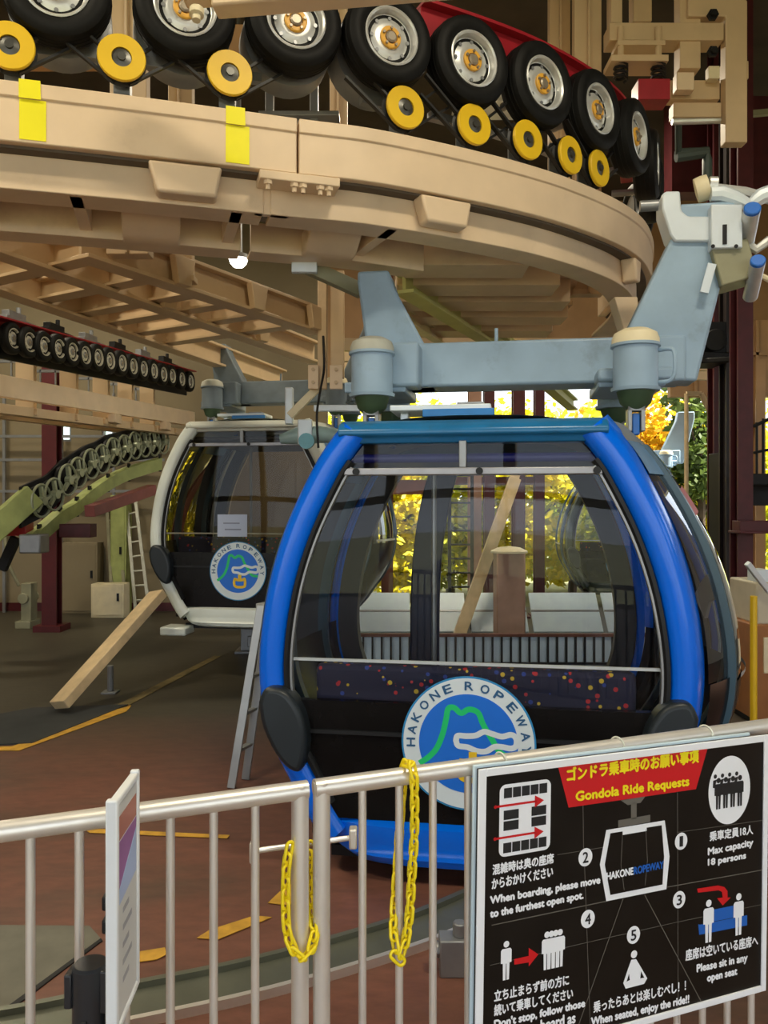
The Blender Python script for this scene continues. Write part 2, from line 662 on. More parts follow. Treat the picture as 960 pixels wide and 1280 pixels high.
# ------------------------------------------------------------------ tyres of the conveyor
def make_tyre(name, label, cat, group, r=.272, wd=.19, hubm=None, rimm=None):
    """axis along local -y, faces the camera side"""
    root = thing(name, label, cat, (0, 0, 0), 0, group)
    k = r / .285
    h = wd / 2
    t = MB().lathe([(.172 * k, -h * .72), (.19 * k, -h * .9), (.225 * k, -h), (.255 * k, -h * .93), (.276 * k, -h * .74), (.285 * k, -h * .45), (.285 * k, h * .45),
                    (.276 * k, h * .74), (.255 * k, h * .93), (.225 * k, h), (.19 * k, h * .9), (.172 * k, h * .72)], (0, 0, 0), (0, -1, 0), 40, closed=True)
    for a in (-.35, 0, .35):
        t.lathe([(.2855 * k, a * h - .004), (.288 * k, a * h), (.2855 * k, a * h + .004)], (0, 0, 0), (0, -1, 0), 40)
    t.build('tyre', RUBBER, root, world=False)
    rm = MB().lathe([(.178 * k, -h * .7), (.178 * k, h * .86), (.170 * k, h * .90), (.160 * k, h * .82), (.150 * k, h * .42), (.135 * k, h * .34), (.10 * k, h * .52), (.085 * k, h * .55), (.0, h * .55)], (0, 0, 0), (0, -1, 0), 40)
    ri = rm.build('rim', rimm or SILVER, root, world=False)
    for i in range(8):
        a = i * math.pi / 4
        MB().lathe([(.012 * k, 0), (.012 * k, .004)], (.121 * k * math.cos(a), -h * .43 - .004, .121 * k * math.sin(a)), (0, -1, 0), 10)  .build('vent_hole', GREYST if r > .2 else DARK, ri, world=False)
    h2 = MB().lathe([(.068 * k, h * .5), (.068 * k, h * .68), (.062 * k, h * .72), (.042 * k, h * .72), (.04 * k, h * .6)], (0, 0, 0), (0, -1, 0), 28)
    hu = h2.build('hub', hubm or ORANGE, root, world=False)
    b = MB().lathe([(.036 * k, h * .5), (.036 * k, h * .76), (.026 * k, h * .84), (0, h * .84)], (0, 0, 0), (0, -1, 0), 14)
    for i in range(5):
        a = i * math.pi * .4 + .3
        b.lathe([(.009 * k, h * .7), (.009 * k, h * .84)], (.053 * k * math.cos(a), 0, .053 * k * math.sin(a)), (0, -1, 0), 6)
    b.build('axle_nut', mat('axle_nut', (.34, .29, .22), .4, metal=.5), hu, world=False)
    MB().lathe([(.03 * k, -h - .22), (.03 * k, h * .5)], (0, 0, 0), (0, -1, 0), 12).build('axle', GREYST, root, world=False)
    return root


tyre0 = make_tyre('conveyor_roller', 'big black tyre', 'tyre', 'tyres standing along the curved guide rail')
index_kids()
def arc_x(x, d):
    """the x of the rail point d further along from x"""
    p, t = rail_at(x)
    q = p.copy()
    while d > 0:
        p, t = rail_at(q.x)
        q = q + t * min(.01, d)
        d -= .01
    return q.x


TYX = [-1.72, -1.09, -.51]
while len(TYX) < 11: TYX.append(arc_x(TYX[-1], .556))
WHERE = ['black conveyor tyre at the left end of the row, cut off by the picture top',
         'black conveyor tyre whose rim is crossed by the bolted end of the beige beam',
         'black conveyor tyre under the free end of the beige beam, orange hub showing',
         'fourth black conveyor tyre along the curved rail, just before the red beam shows',
         'fifth black conveyor tyre along the curved rail, seen nearly whole with orange hub',
         'sixth black conveyor tyre along the curved rail, half turned away',
         'seventh black conveyor tyre along the curved rail, near the end of the red beam',
         'eighth black conveyor tyre along the curved rail, narrow, left of the coil springs',
         'ninth black conveyor tyre along the curved rail, narrow, below the coil springs',
         'next to last black conveyor tyre of the row, almost edge on above the white grip',
         'last black conveyor tyre of the row, edge on and mostly behind its neighbour']
for i, x in enumerate(TYX):
    p, t, n = rail_frame_m(x)
    o = tyre0 if i == 0 else copy_tree(tyre0)
    c = p + n * .02
    o.location = (c.x, c.y, 4.785 - (.03 if i < 2 else 0))
    o.rotation_euler = (0, 0, math.atan2(t.y, t.x) + R(2))
    o['label'] = WHERE[i]
    if i < 4:
        d = MB().lathe([(.20, .14), (.262, .15), (.268, .17), (.268, .30), (.255, .32), (0, .32)], (0, 0, 0), (0, 1, 0), 36)
        dd = d.build('rear_drum', GREYST, None)
        dd.parent = o
# yellow belt pulleys between the tyres
pul0 = thing('belt_pulley', 'yellow pulley', 'pulley', (0, 0, 0), 0, 'yellow belt pulleys below the tyres')
MB().lathe([(.122, -.008), (.125, .0), (.125, .012), (.121, .018), (.052, .018), (.052, .0), (.0, .0)], (0, 0, 0), (0, -1, 0), 32).build('disc', YELLOW, pul0, world=False)
MB().lathe([(.128, -.05), (.112, -.04), (.112, -.02), (.126, -.010)], (0, 0, 0), (0, -1, 0), 28).build('groove_ring', BELT, pul0, world=False)
for sx in (-1, 1):
    m = MB().beam((.10 * sx, .035, .06), (.32 * sx, .06, .25), .03, .014).beam((.04 * sx, .035, -.115), (.36 * sx, .06, .12), .03, .014)
    m.build('drive_belt', BELT, pul0, world=False)
MB().lathe([(.05, -.1), (.05, .010), (.022, .016), (.022, .03), (0, .03)], (0, 0, 0), (0, -1, 0), 16).build('bearing', mat('bearing_steel', (.12, .12, .11), .35, metal=.7), pul0, world=False)
index_kids()
PUX = [(12, 58), (152, 73), (287, 92), (506, 135), (592, 157), (659, 178), (712, 198), (748, 215)]
PL = ['yellow belt pulley cut by the left edge of the picture', 'yellow belt pulley between the first two big tyres on the left', 'yellow belt pulley right of the second tyre, above the second tape band',
      'yellow belt pulley below the fourth tyre, first of the run along the rail\'s curve', 'yellow belt pulley directly under the tyre seen nearly whole', 'yellow belt pulley between the fifth and sixth tyres, third on the rail\'s curve',
      'yellow belt pulley under the sixth tyre, next to last on the rail\'s curve', 'narrowest yellow belt pulley at the far end of the rail\'s curve']
PPOS = []
for i, (px, py) in enumerate(PUX):
    x = px_to_railx(px)
    p, t, n = rail_frame_m(x)
    o = pul0 if i == 0 else copy_tree(pul0)
    q = P(px, py, p.y - .02)
    q = Vector((q.x, q.y, min(max(q.z, 4.40), 4.47)))
    PPOS.append((q, t, n))
    o.location = q
    o.rotation_euler = (0, 0, math.atan2(t.y, t.x) + R(4))
    o['label'] = PL[i]
# carrier beams behind the tyres, pulley brackets
beamr = thing('conveyor_beam', 'red curved beam that carries the big tyres above the guide rail', 'beam', (.5, 5.0, 4.9))
MB().sweep(clip_frames(.30, 2.3), rect(.16, .26, 4.84, 5.16)).build('web', RED, beamr, bevel=.005)
MB().sweep(clip_frames(.30, 2.3), rect(.10, .32, 5.16, 5.18)).build('top_flange', RED, beamr)
for i, (q, t, n) in enumerate(PPOS):
    m = MB().beam(q + n * .12 + Vector((0, 0, -.18)), q + n * .12 + Vector((0, 0, .12)), .09, .04)
    m.beam(q + n * .2 + Vector((0, 0, .1)) - t * .2, q + n * .2 + Vector((0, 0, .1)) + t * .2, .05, .05)
    m.beam(q + n * .14 + Vector((0, 0, -.19)) - t * .1, q + n * .14 + Vector((0, 0, -.19)) + t * .1, .14, .02)
    solo(m, 'pulley_bracket', GREYST, 'grey steel bracket holding a yellow pulley on the curved rail', 'bracket', 'brackets of the yellow pulleys', loc=q + n * .12 + Vector((0, 0, -.2)))

# beige bracket beam crossing in front of the tyres at the top edge
bb = thing('bracket_beam', 'beige beam with bolted rounded end crossing the tyres at the top edge', 'beam', tuple(P(400, 5, 3.8)))
MB().beam(P(268, 2, 3.86), P(640, -30, 3.7), .12, .11).build('beam_box', BEIGE, bb, bevel=.012)
MB().beam(P(228, -10, 3.84), P(300, -16, 3.84), .14, .10).build('end_block', BEIGE, bb, bevel=.02)
MB().lathe([(.035, 0), (.035, .03), (.02, .035), (.02, .06), (0, .06)], P(246, 12, 3.78) + Vector((0, 0, 0)), (0, -.2, -1), 12).build('bolt', CREAM, bb)

# fixed steelwork behind the tyres
for i, (px, pw, Y, z0, z1, lab) in enumerate(((160, 46, 5.9, 3.9, 6.4, 'beige upright plate behind the tyres, right of the second pulley'),
                                     (423, 22, 5.9, 3.9, 6.4, 'slim beige upright between the third and fourth big tyres'),
                                     (225, 30, 6.6, 3.9, 6.4, 'beige upright set back between the first big tyres'),
                                     (735, 34, 7.2, 3.95, 7.9, 'beige upright post behind the end of the red beam'),
                                     (700, 26, 7.6, 3.95, 7.9, 'beige upright post left of the coil springs'))):
    a = P(px - pw / 2, 0, Y)
    b = P(px + pw / 2, 0, Y)
    m = MB().bx(a.x, b.x, Y, Y + .1, z0, z1)
    m.bx(a.x - .02, b.x + .02, Y - .02, Y + .12, z0, z0 + .05)
    m.bx((a.x + b.x) / 2 - .01, (a.x + b.x) / 2 + .01, Y - .05, Y, z0, z1)
    solo(m, 'upright_post', BEIGE2, lab, 'post', loc=(a.x, Y, z0), bevel=.006)
m = MB().pxbox(-60, 30, 330, 66, 6.9, .1)
m.pxbox(-60, 66, 330, 74, 6.85, .2)
solo(m, 'cross_board', TAN, 'brown cross board behind the big tyres at the top left', 'board', loc=P(130, 74, 6.9), bevel=.006)
ms = thing('motor_stand', 'small grey steel stand on the rail grating behind the third tyre', 'stand', (-.6, 5.05, 3.92))
for x in (-.72, -.44):
    MB().bx(x - .025, x + .025, 5.02, 5.07, 3.92, 4.80).build('leg', GREYST, ms, bevel=.004)
MB().bx(-.78, -.28, 4.98, 5.12, 4.48, 4.51).build('tray', GREYST, ms, bevel=.004)
MB().bx(-.72, -.44, 5.02, 5.06, 4.76, 4.80).build('cross_bar', GREYST, ms, bevel=.004)

# spring suspended frame at the top right
sf = thing('suspension_frame', 'beige steel frame with dark coil springs above the end of the tyre row', 'frame', tuple(P(820, 150, 7.0)))
Yf = 7.0
MB().pxbox(762, 28, 905, 50, Yf, .2).build('cross_beam', BEIGE2, sf, bevel=.006)
m = MB()
m.prism([(0, 0), (.36, 0), (.52, -.22), (.52, -1.45), (.33, -1.45), (.33, -.35), (0, -.35)], P(860, -30, Yf - .02), (1, 0, 0), (0, 0, 1), (0, .12, 0))
m.build('side_plate', BEIGE2, sf, bevel=.01)
MB().pxbox(850, -40, 876, 85, Yf + .02, .15).build('upright', BEIGE2, sf, bevel=.006)
MB().pxbox(764, -40, 778, 30, Yf + .1, .15).build('upright', BEIGE2, sf, bevel=.006)
MB().pxbox(792, -40, 815, 26, Yf + .3, .15).build('upright', BEIGE2, sf, bevel=.006)
MB().pxbox(764, 68, 836, 76, Yf - .1, .25).build('spring_plate', BEIGE2, sf, bevel=.004)
MB().pxbox(772, 50, 832, 56, Yf - .05, .2).build('spring_plate', BEIGE2, sf, bevel=.004)
for px in (776, 823):
    m = MB().cyl(P(px, 34, Yf - .02), P(px, 76, Yf - .02), .028, 12)
    m.build('spring_rod', BEIGE2, sf)
    hel = [P(px, 77, Yf - .02) + Vector((.055 * math.cos(a * .7), .055 * math.sin(a * .7), -a * .0044)) for a in range(0, 38)]
    MB().tube(hel, .013, 6).build('coil_spring', DARK, sf)
MB().pxbox(798, 98, 838, 124, Yf - .12, .2).build('red_crossbar', RED, sf, bevel=.006)
MB().pxbox(838, 100, 900, 124, Yf + .1, .12).build('lower_beam', BEIGE2, sf, bevel=.006)
MB().pxbox(842, 128, 902, 146, Yf + .05, .12).build('lower_beam', BEIGE2, sf, bevel=.006)
MB().pxbox(846, 90, 868, 112, Yf - .05, .1).build('clamp_block', BEIGE, sf, bevel=.006)
MB().pxbox(886, 82, 900, 98, Yf, .08).build('bolt_head', CREAM, sf, bevel=.006)
for a, b in ((14, 890), (60, 890)):
    MB().lathe([(.05, 0), (.05, .03), (.03, .03), (.03, .06), (0, .06)], P(b, a + 6, Yf - .02), (0, -1, 0), 6).build('bolt_head', DARK, sf)
MB().pxbox(905, 76, 936, 98, Yf + .1, .1).build('clamp_block', BEIGE2, sf, bevel=.006)
MB().pxbox(908, 96, 928, 120, Yf + .2, .1).build('clamp_block', BEIGE2, sf, bevel=.006)
MB().cyl(P(840, 152, Yf + .1), P(905, 150, Yf + .1), .03, 10).build('tie_bar', SILVER, sf)
m = MB().pxbox(840, 120, 1000, 240, 10.5, .3)
solo(m, 'roof_girder', MAROON, 'dark maroon girder under the roof at the upper right', 'girder', loc=P(930, 240, 10.5))
m = MB()
m.cyl(P(845, 196, 7.4), P(885, 190, 7.4), .05, 10)
m.tube([P(848, 192, 7.4), P(848, 170, 7.25), P(848, 150, 7.12)], .03, 8)
m.tube([P(845, 192, 7.4), P(882, 190, 7.4), P(884, 200, 7.4), P(884, 235, 7.4)], .045, 10)
solo(m, 'bent_pipe', mat('dark_green_pipe', (.05, .075, .07), .5), 'dark green bent pipe hanging above the white grip', 'pipe', loc=P(884, 200, 7.4))
m = MB()
for i in range(5):
    m.beam(P(842, 170 + i * 5, 12.6), P(990, 190 + i * 9, 11.1), .16, .03)
m.beam(P(840, 152, 9), P(965, 140, 9), .06, .06)
solo(m, 'roof_boarding', OLIVE, 'sloping olive roof boards at the upper right edge', 'boarding', loc=P(900, 185, 10))

# ------------------------------------------------------------------ lettering
TXT = {}


def text_geo(s):
    if s in TXT: return TXT[s]
    cu = bpy.data.curves.new('lettering', 'FONT')
    cu.body = s
    cu.resolution_u = 3
    o = bpy.data.objects.new('lettering', cu)
    link(o)
    dg = bpy.context.evaluated_depsgraph_get()
    dg.update()
    me = bpy.data.meshes.new_from_object(o.evaluated_get(dg))
    vs = [v.co.copy() for v in me.vertices]
    fs = [tuple(p.vertices) for p in me.polygons]
    bpy.data.objects.remove(o)
    bpy.data.curves.remove(cu)
    bpy.data.meshes.remove(me)
    TXT[s] = (vs, fs)
    return TXT[s]


def put_text(mb, s, o, u, v, width=None, height=None, bold=0, nrm=None):
    """writes s with its left end of the baseline at o along unit u (up v), fitted into width x height"""
    vs, fs = text_geo(s)
    x0 = min(a.x for a in vs); x1 = max(a.x for a in vs)
    y0 = min(a.y for a in vs); y1 = max(a.y for a in vs)
    sx = width / (x1 - x0) if width else None
    sy = height / (y1 - y0) if height else None
    if sx is None: sx = sy
    if sy is None: sy = sx
    o, u, v = Vector(o), Vector(u), Vector(v)
    offs = [(0, 0)] if not bold else [(-bold, 0), (bold, 0), (0, bold), (0, -bold)]
    for i, (dx, dy) in enumerate(offs):
        lift = (nrm or Vector((0, 0, 0))) * (.00012 * i)
        mb.add([o + u * ((a.x - x0) * sx + dx) + v * ((a.y) * sy + dy) + lift for a in vs], fs)
    return mb


# ------------------------------------------------------------------ gondolas
PR = [(0, .72), (.05, .78), (.10, .83), (.23, .92), (.36, .99), (.485, 1.06), (.59, 1.115), (.786, 1.182), (1.02, 1.21), (1.28, 1.195), (1.58, 1.138), (1.88, 1.036), (2.18, .886), (2.31, .80), (2.42, .71)]
PRC = catmull([(w, 0, z) for z, w in PR], 6)
PZ = np.array([p.z for p in PRC])
PW = np.array([p.x for p in PRC])
GL = 2.2


def W(z): return .975 * float(np.interp(z, PZ, PW))


def soff(side, y):
    m = .43 if side > 0 else .13
    return m * max(0, 1 - abs(2 * y / GL - 1) ** 2.4)


def SP(side, y, z, out=0.0):
    w0 = W(z)
    return Vector((side * (w0 + soff(side, y) * w0 / 1.21 + out), y, z))


def outline_frames(s, z0, z1, n=34):
    fr = []
    for i in range(n + 1):
        z = z0 + (z1 - z0) * i / n
        dz = .02
        d = Vector((s * (W(min(z + dz, 2.42)) - W(max(z - dz, 0))), 0, min(z + dz, 2.42) - max(z - dz, 0))).normalized()
        nrm = Vector((-s * d.z, 0, s * d.x))
        if nrm.x * s > 0: nrm = -nrm
        fr.append((Vector((s * W(z), 0, z)), nrm, Vector((0, 1, 0))))
    return fr


def inner_poly(ins, z0, z1, n=24):
    right = []
    for i in range(n + 1):
        z = z0 + (z1 - z0) * i / n
        d = W(min(z + .02, 2.42)) - W(max(z - .02, 0))
        k = math.hypot(d, .04) / .04
        right.append((W(z) - ins * k, z))
    return right + [(-x, z) for x, z in reversed(right)]


def seat_fabric():
    m = bpy.data.materials.new('confetti_fabric')
    m.use_nodes = True
    nt = m.node_tree
    b = nt.nodes['Principled BSDF']
    b.inputs['Roughness'].default_value = .85
    tc = nt.nodes.new('ShaderNodeTexCoord')
    v = nt.nodes.new('ShaderNodeTexVoronoi')
    v.inputs['Scale'].default_value = 21
    nt.links.new(tc.outputs['Object'], v.inputs['Vector'])
    lt = nt.nodes.new('ShaderNodeMath')
    lt.operation = 'LESS_THAN'
    lt.inputs[1].default_value = .27
    nt.links.new(v.outputs['Distance'], lt.inputs[0])
    sep = nt.nodes.new('ShaderNodeSeparateColor')
    nt.links.new(v.outputs['Color'], sep.inputs[0])
    r = nt.nodes.new('ShaderNodeValToRGB')
    r.color_ramp.interpolation = 'CONSTANT'
    e = r.color_ramp.elements
    e[0].color = (.5, .03, .04, 1)
    e[1].position, e[1].color = .4, (.65, .45, .04, 1)
    x = e.new(.7)
    x.color = (.03, .06, .3, 1)
    nt.links.new(sep.outputs[0], r.inputs['Fac'])
    mx = nt.nodes.new('ShaderNodeMix')
    mx.data_type = 'RGBA'
    mx.inputs['A'].default_value = (.012, .014, .045, 1)
    nt.links.new(lt.outputs[0], mx.inputs['Factor'])
    nt.links.new(r.outputs['Color'], mx.inputs['B'])
    nt.links.new(mx.outputs['Result'], b.inputs['Base Color'])
    return m


FABRIC = seat_fabric()
SEAL = mat('black_rubber_seal', (.012, .013, .014), .45, var=.2, spec=.3)
BUMPER = mat('bumper_rubber', (.014, .021, .026), .42, var=.1)
CABGLASS = glass('cabin_glass', (.95, .96, .95), 1.5, .5)
SIDEGLASS = glass('side_glass', (.55, .57, .57), 1.5, 1.6)
LOWER = mat('black_gloss_panel', (.006, .0055, .0055), .22, var=.2, spec=.22)
EMB_W = mat('emblem_white', (.74, .84, .88), .4, var=.02)
EMB_B = mat('emblem_blue', (.008, .17, .76), .4, var=.02)
EMB_D = mat('emblem_edge', (.02, .25, .55), .4, var=.02)
EMB_G = mat('emblem_green', (.01, .64, .18), .4, var=.02)
EMB_Y = mat('emblem_yellow', (.86, .58, .02), .4, var=.02)
LETB = mat('emblem_letter_blue', (.02, .11, .26), .45, var=.02)


def emblem(root, c, r, yf, letters=True):
    """round badge on the window, centre c=(x,z), in front of the plane y=yf"""
    X, Z = Vector((1, 0, 0)), Vector((0, 0, 1))
    C3 = Vector((c[0], yf, c[1]))

    def disc(r0, lift, th=.003):
        m = MB().lathe([(r0, 0), (r0, th), (0, th)], C3 + Vector((0, -lift, 0)), (0, -1, 0), 72)
        return m

    e = disc(r, 0, .004).build('emblem', EMB_D, root, world=False, smooth=0)
    disc(r * .972, .004, .002).build('white_ring', EMB_W, e, world=False, smooth=0)
    disc(r * .735, .006, .002).build('blue_disc', EMB_B, e, world=False, smooth=0)

    def ribbon(pts, wdt, lift, closed=False):
        p = [Vector((a, b, 0)) for a, b in pts]
        if closed: p = catmull(p + [p[0]], 6)[:-1]
        else: p = catmull(p, 6)
        n = len(p)
        rows = []
        for i in range(n):
            a = p[(i - 1) % n] if closed or i > 0 else p[i]
            b = p[(i + 1) % n] if closed or i < n - 1 else p[i]
            t = (b - a).normalized()
            s = Vector((-t.y, t.x, 0)) * wdt / 2
            rows.append([p[i] + s, p[i] - s])
        if closed: rows.append(rows[0])
        rows3 = [[C3 + X * q.x * r + Z * q.y * r + Vector((0, -lift, 0)) for q in rw] for rw in rows]
        return MB().grid(rows3)

    G = lambda l: [((x - 458) / 366, (393 - y) / 366) for x, y in l]
    mnt = G([(192, 512), (240, 478), (285, 428), (318, 350), (338, 265), (350, 207), (382, 200), (420, 228), (462, 206), (512, 222), (540, 285), (592, 372), (640, 440), (715, 455)])
    ribbon(mnt, .085, .0085).build('green_mountain', EMB_G, e, world=False, smooth=0)
    cl = G([(392, 378), (402, 352), (450, 352), (500, 346), (545, 324), (590, 334), (640, 346), (690, 334), (716, 352), (716, 392), (690, 408), (640, 402), (600, 404), (555, 430), (505, 430), (455, 412), (405, 406)])
    ribbon(cl, .085, .0095, True).build('white_cloud', EMB_W, e, world=False, smooth=0)
    g = ribbon([(-.10, -.26), (.0, -.30), (.16, -.30), (.24, -.26), (.26, -.42), (.22, -.52), (.02, -.54), (-.10, -.50), (-.13, -.38)], .09, .0105, True)
    g.flat([(.01, -.28), (.13, -.28), (.13, -.12), (.01, -.12)], C3 + Vector((0, -.0105, 0)), X * r, Z * r)
    g.build('yellow_cabin_mark', EMB_Y, e, world=False, smooth=0)
    if letters:
        for ch, a in zip('HAKONEROPEWAY', (181, 168, 154.5, 140, 125.5, 111, 89, 73, 58, 41, 25, 9.5, -4)):
            a = R(a)
            rad = Vector((math.cos(a), 0, math.sin(a)))
            tan = Vector((math.sin(a), 0, -math.cos(a)))
            wd = r * (.125 if ch not in 'W' else .16)
            m = MB()
            put_text(m, ch, C3 + rad * r * .795 - tan * wd / 2 + Vector((0, -.0085, 0)), tan, rad, wd, r * .125, .0016, Vector((0, -1, 0)))
            m.build('letter', LETB, e, world=False, smooth=0)
    return e


def gondola(name, label, loc, rz, body, head, roofc, bench=True, door_tag=False, inner_col=(.006, .010, .16), wall_m=None, glass_f=None):
    root = thing(name, label, 'gondola', loc, rz, 'ropeway gondolas in the station')
    B = lambda m, n, mt, p=root, **k: m.build(n, mt, p, world=False, **k)
    gf = glass_f or CABGLASS
    for s in (-1, 1):
        e = .055 if s > 0 else .012
        sec = [(-e, .14), (-e * .5, .05), (0, .0), (.022, -.032), (.06, -.045), (.105, -.04), (.14, -.02), (.15, .02), (.15, .07), (.08, .14)]
        B(MB().sweep(outline_frames(s, .09, 2.42), sec), 'front_arch', body, smooth=50)
        seal = MB().sweep([(o + n * .15, n, y) for o, n, y in outline_frames(s, .24, 2.30)], [(0, .03), (0, -.03), (.02, -.034), (.035, -.02), (.035, .03)])
        B(seal, 'window_seal', SEAL, smooth=50)
        B(MB().sweep([(o + n * .182, n, y) for o, n, y in outline_frames(s, .88, 2.28)], [(0, .02), (0, -.022), (.012, -.022), (.012, .02)]), 'window_trim', GREYST, smooth=50)
        # rear arch
        fr = [(o + Vector((0, GL, 0)), n, -y) for o, n, y in outline_frames(s, .09, 2.42)]
        B(MB().sweep(fr, sec), 'rear_arch', body, smooth=50)
        lin = [(o + Vector((0, GL, 0)), n, y) for o, n, y in outline_frames(s, .16, 2.36)]
        B(MB().sweep(lin, [(.01, -.165), (.165, -.165), (.165, -.05), (.152, -.05), (.152, -.15), (.01, -.15)]), 'arch_lining', mat('lining_charcoal', (.02, .022, .03), .5), smooth=50)
    hs = [(.24, 2.45), (.06, 2.43), (-.02, 2.405), (-.05, 2.37), (-.05, 2.345), (-.02, 2.33), (-.01, 2.30), (.14, 2.30)]
    for nm, ys in (('front_header', lambda y: y), ('rear_header', lambda y: GL - y)):
        m = MB()
        xs = (-.72, .72)
        m.grid([[Vector((x, ys(y), z)) for y, z in hs] for x in xs], True)
        n = len(hs)
        m.f += [tuple(range(n)), tuple(range(2 * n - 1, n - 1, -1))]
        B(m, nm, head, smooth=40, bevel=.008)
    # roof skin
    ysec = [0.1 + (GL - .2) * i / 14 for i in range(15)]
    rows = []
    for y in ysec:
        a = SP(-1, y, 2.42)
        b = SP(1, y, 2.42)
        row = []
        for i in range(13):
            t = i / 12
            p = a.lerp(b, t)
            p.z = 2.36 + .10 * (1 - abs(2 * t - 1) ** 3)
            row.append(p)
        rows.append(row)
    B(MB().grid(rows), 'roof', roofc, smooth=60)
    # front window: tinted pane, vent window over it, black panel under it
    wp = inner_poly(.165, .88, 2.13)
    n = len(wp) // 2
    rows = []
    for i in range(n):
        x, z = wp[i]
        rows.append([Vector((x * t, -.012 * (1 - t * t), z)) for t in [-1 + 2 * q / 16 for q in range(17)]])
    B(MB().grid(rows), 'front_glass', gf, smooth=60)
    wq = inner_poly(.165, 2.165, 2.30, 4)
    B(MB().flat(wq, (0, .02, 0), (1, 0, 0), (0, 0, 1)), 'vent_glass', gf, smooth=0)
    x2 = W(2.15) - .19
    bar = B(MB().bx(-x2, x2, -.03, .03, 2.125, 2.165), 'vent_rail', mat('vent_rail_grey', (.34, .34, .36), .35, metal=.4), bevel=.006)
    for x in (-.62, .05, .66):
        B(MB().lathe([(.02, 0), (.02, .012), (0, .012)], (x, -.03, 2.145), (0, -1, 0), 12), 'latch', SEAL, bar)
    B(MB().bx(-.06, -.02, -.025, .02, 2.165, 2.31), 'vent_mullion', GREYST, bevel=.004)
    wl = inner_poly(.15, .235, .88, 16)
    B(MB().prism(wl, (0, .0, 0), (1, 0, 0), (0, 0, 1), (0, .05, 0)), 'lower_panel', LOWER, smooth=40)
    x3 = W(.74) - .2
    B(MB().bx(-x3, x3, -.014, .0, .70, .72), 'panel_seam', SEAL)
    x4 = W(1.1) - .19
    B(MB().bx(-x4, x4, .012, .03, 1.095, 1.11), 'handrail', WHITE)
    # skirt: rounded blue sill across the bottom of the front and rear
    for nm, ys in (('front_skirt', lambda y: y), ('rear_skirt', lambda y: GL - y)):
        prof = [(.2, .235), (-.0, .235), (-.045, .215), (-.055, .13), (-.05, .09), (-.075, .06), (-.06, .02), (0.02, -.005), (.2, -.01)]
        m = MB()
        rows = []
        for x in [-1 + 2 * q / 20 for q in range(21)]:
            row = []
            for y, z in prof:
                wmax = W(max(z, 0)) - .03
                row.append(Vector((x * wmax, ys(y + .16 * abs(x) ** 6), z)))
            rows.append(row)
        m.grid(rows, True)
        B(m, nm, body, smooth=50)
    B(MB().bx(-.80, .80, .15, GL - .15, -.04, .02), 'underframe', DARK)
    # bumper pads on the lower corners
    for s in (-1, 1):
        pts = catmull([(-.01, .88, 0), (.03, .95, 0), (.09, .965, 0), (.17, .93, 0), (.225, .83, 0), (.225, .72, 0), (.18, .60, 0), (.11, .515, 0), (.05, .52, 0), (.01, .60, 0), (-.012, .74, 0), (-.01, .88, 0)], 3)[:-1]
        pl = [(s * (W(p.y) - p.x - .025), p.y) for p in pts]
        B(MB().prism(pl, (0, -.115, 0), (1, 0, 0), (0, 0, 1), (0, .16, 0)), 'bumper', BUMPER, smooth=50, bevel=.03, seg=3)
    # sides
    for s in (-1, 1):
        def sgrid(y0, y1, z0, z1, out=0., ny=6, nz=16):
            return MB().grid([[SP(s, y0 + (y1 - y0) * i / ny, z0 + (z1 - z0) * j / nz, out) for i in range(ny + 1)] for j in range(nz + 1)])
        B(sgrid(.08, GL - .08, 2.30, 2.42, -.0, 12, 3), 'cant_rail', roofc, smooth=60)
        B(sgrid(.08, .30, .06, 1.02), 'side_panel', LOWER, smooth=60)
        B(sgrid(GL - .30, GL - .08, .06, 1.02), 'side_panel', LOWER, smooth=60)
        B(sgrid(.08, .30, 1.02, 2.13, -.01), 'quarter_glass', SIDEGLASS, smooth=60)
        B(sgrid(.08, .30, 2.13, 2.31, .0), 'quarter_head', mat('vent_blue_' + name, (.16, .30, .50), .15, var=.1), smooth=60)
        B(sgrid(GL - .30, GL - .08, 1.02, 2.30, -.01), 'quarter_glass', SIDEGLASS, smooth=60)

        def pillar(y, wd, th, z0, z1, nm, mt, par):
            fr = []
            for i in range(25):
                z = z0 + (z1 - z0) * i / 24
                fr.append((SP(s, y, z), Vector((s, 0, 0)), Vector((0, 1, 0))))
            return B(MB().sweep(fr, [(-th, -wd / 2), (th * .6, -wd / 2), (th, 0), (th * .6, wd / 2), (-th, wd / 2)]), nm, mt, par, smooth=40)
        PIL = mat('door_pillar', (.03, .075, .11), .3, var=.1)
        for y0, y1 in ((.30, 1.10), (1.10, GL - .30)):
            d = B(sgrid(y0, y1, .06, .98, .012), 'door', LOWER, smooth=60)
            B(sgrid(y0 + .03, y1 - .03, .98, 2.13, .004), 'door_glass', SIDEGLASS, d, smooth=60)
            B(sgrid(y0, y1, 2.13, 2.30, .01, 6, 4), 'door_head', mat('vent_blue_' + name, (.16, .30, .50), .15, var=.1), d, smooth=60)
            pillar(y0 + .02, .045, .03, .06, 2.30, 'door_edge', PIL, d)
            pillar(y1 - .02, .045, .03, .06, 2.30, 'door_edge', PIL, d)
            B(sgrid(y0 + .1, y1 - .1, 1.0, 1.025, .03, 6, 1), 'door_rail', SILVER, d)
    if door_tag:
        pos = SP(1, .62, .80, .02)
        m = MB()
        put_text(m, '19', pos, Vector((.25, .97, 0)).normalized(), (0, 0, 1), .1, .1, .004, Vector((1, 0, 0)))
        B(m, 'door_number', WHITE, smooth=0)
        a = .5
        m = MB().grid([[SP(1, .34 + .22 * i / 4, 1.90 + .15 * j / 3 + .03 * i / 4, .018) for i in range(5)] for j in range(4)])
        st = B(m, 'door_sticker', mat('red_sticker', (.40, .05, .05), .5), smooth=0)
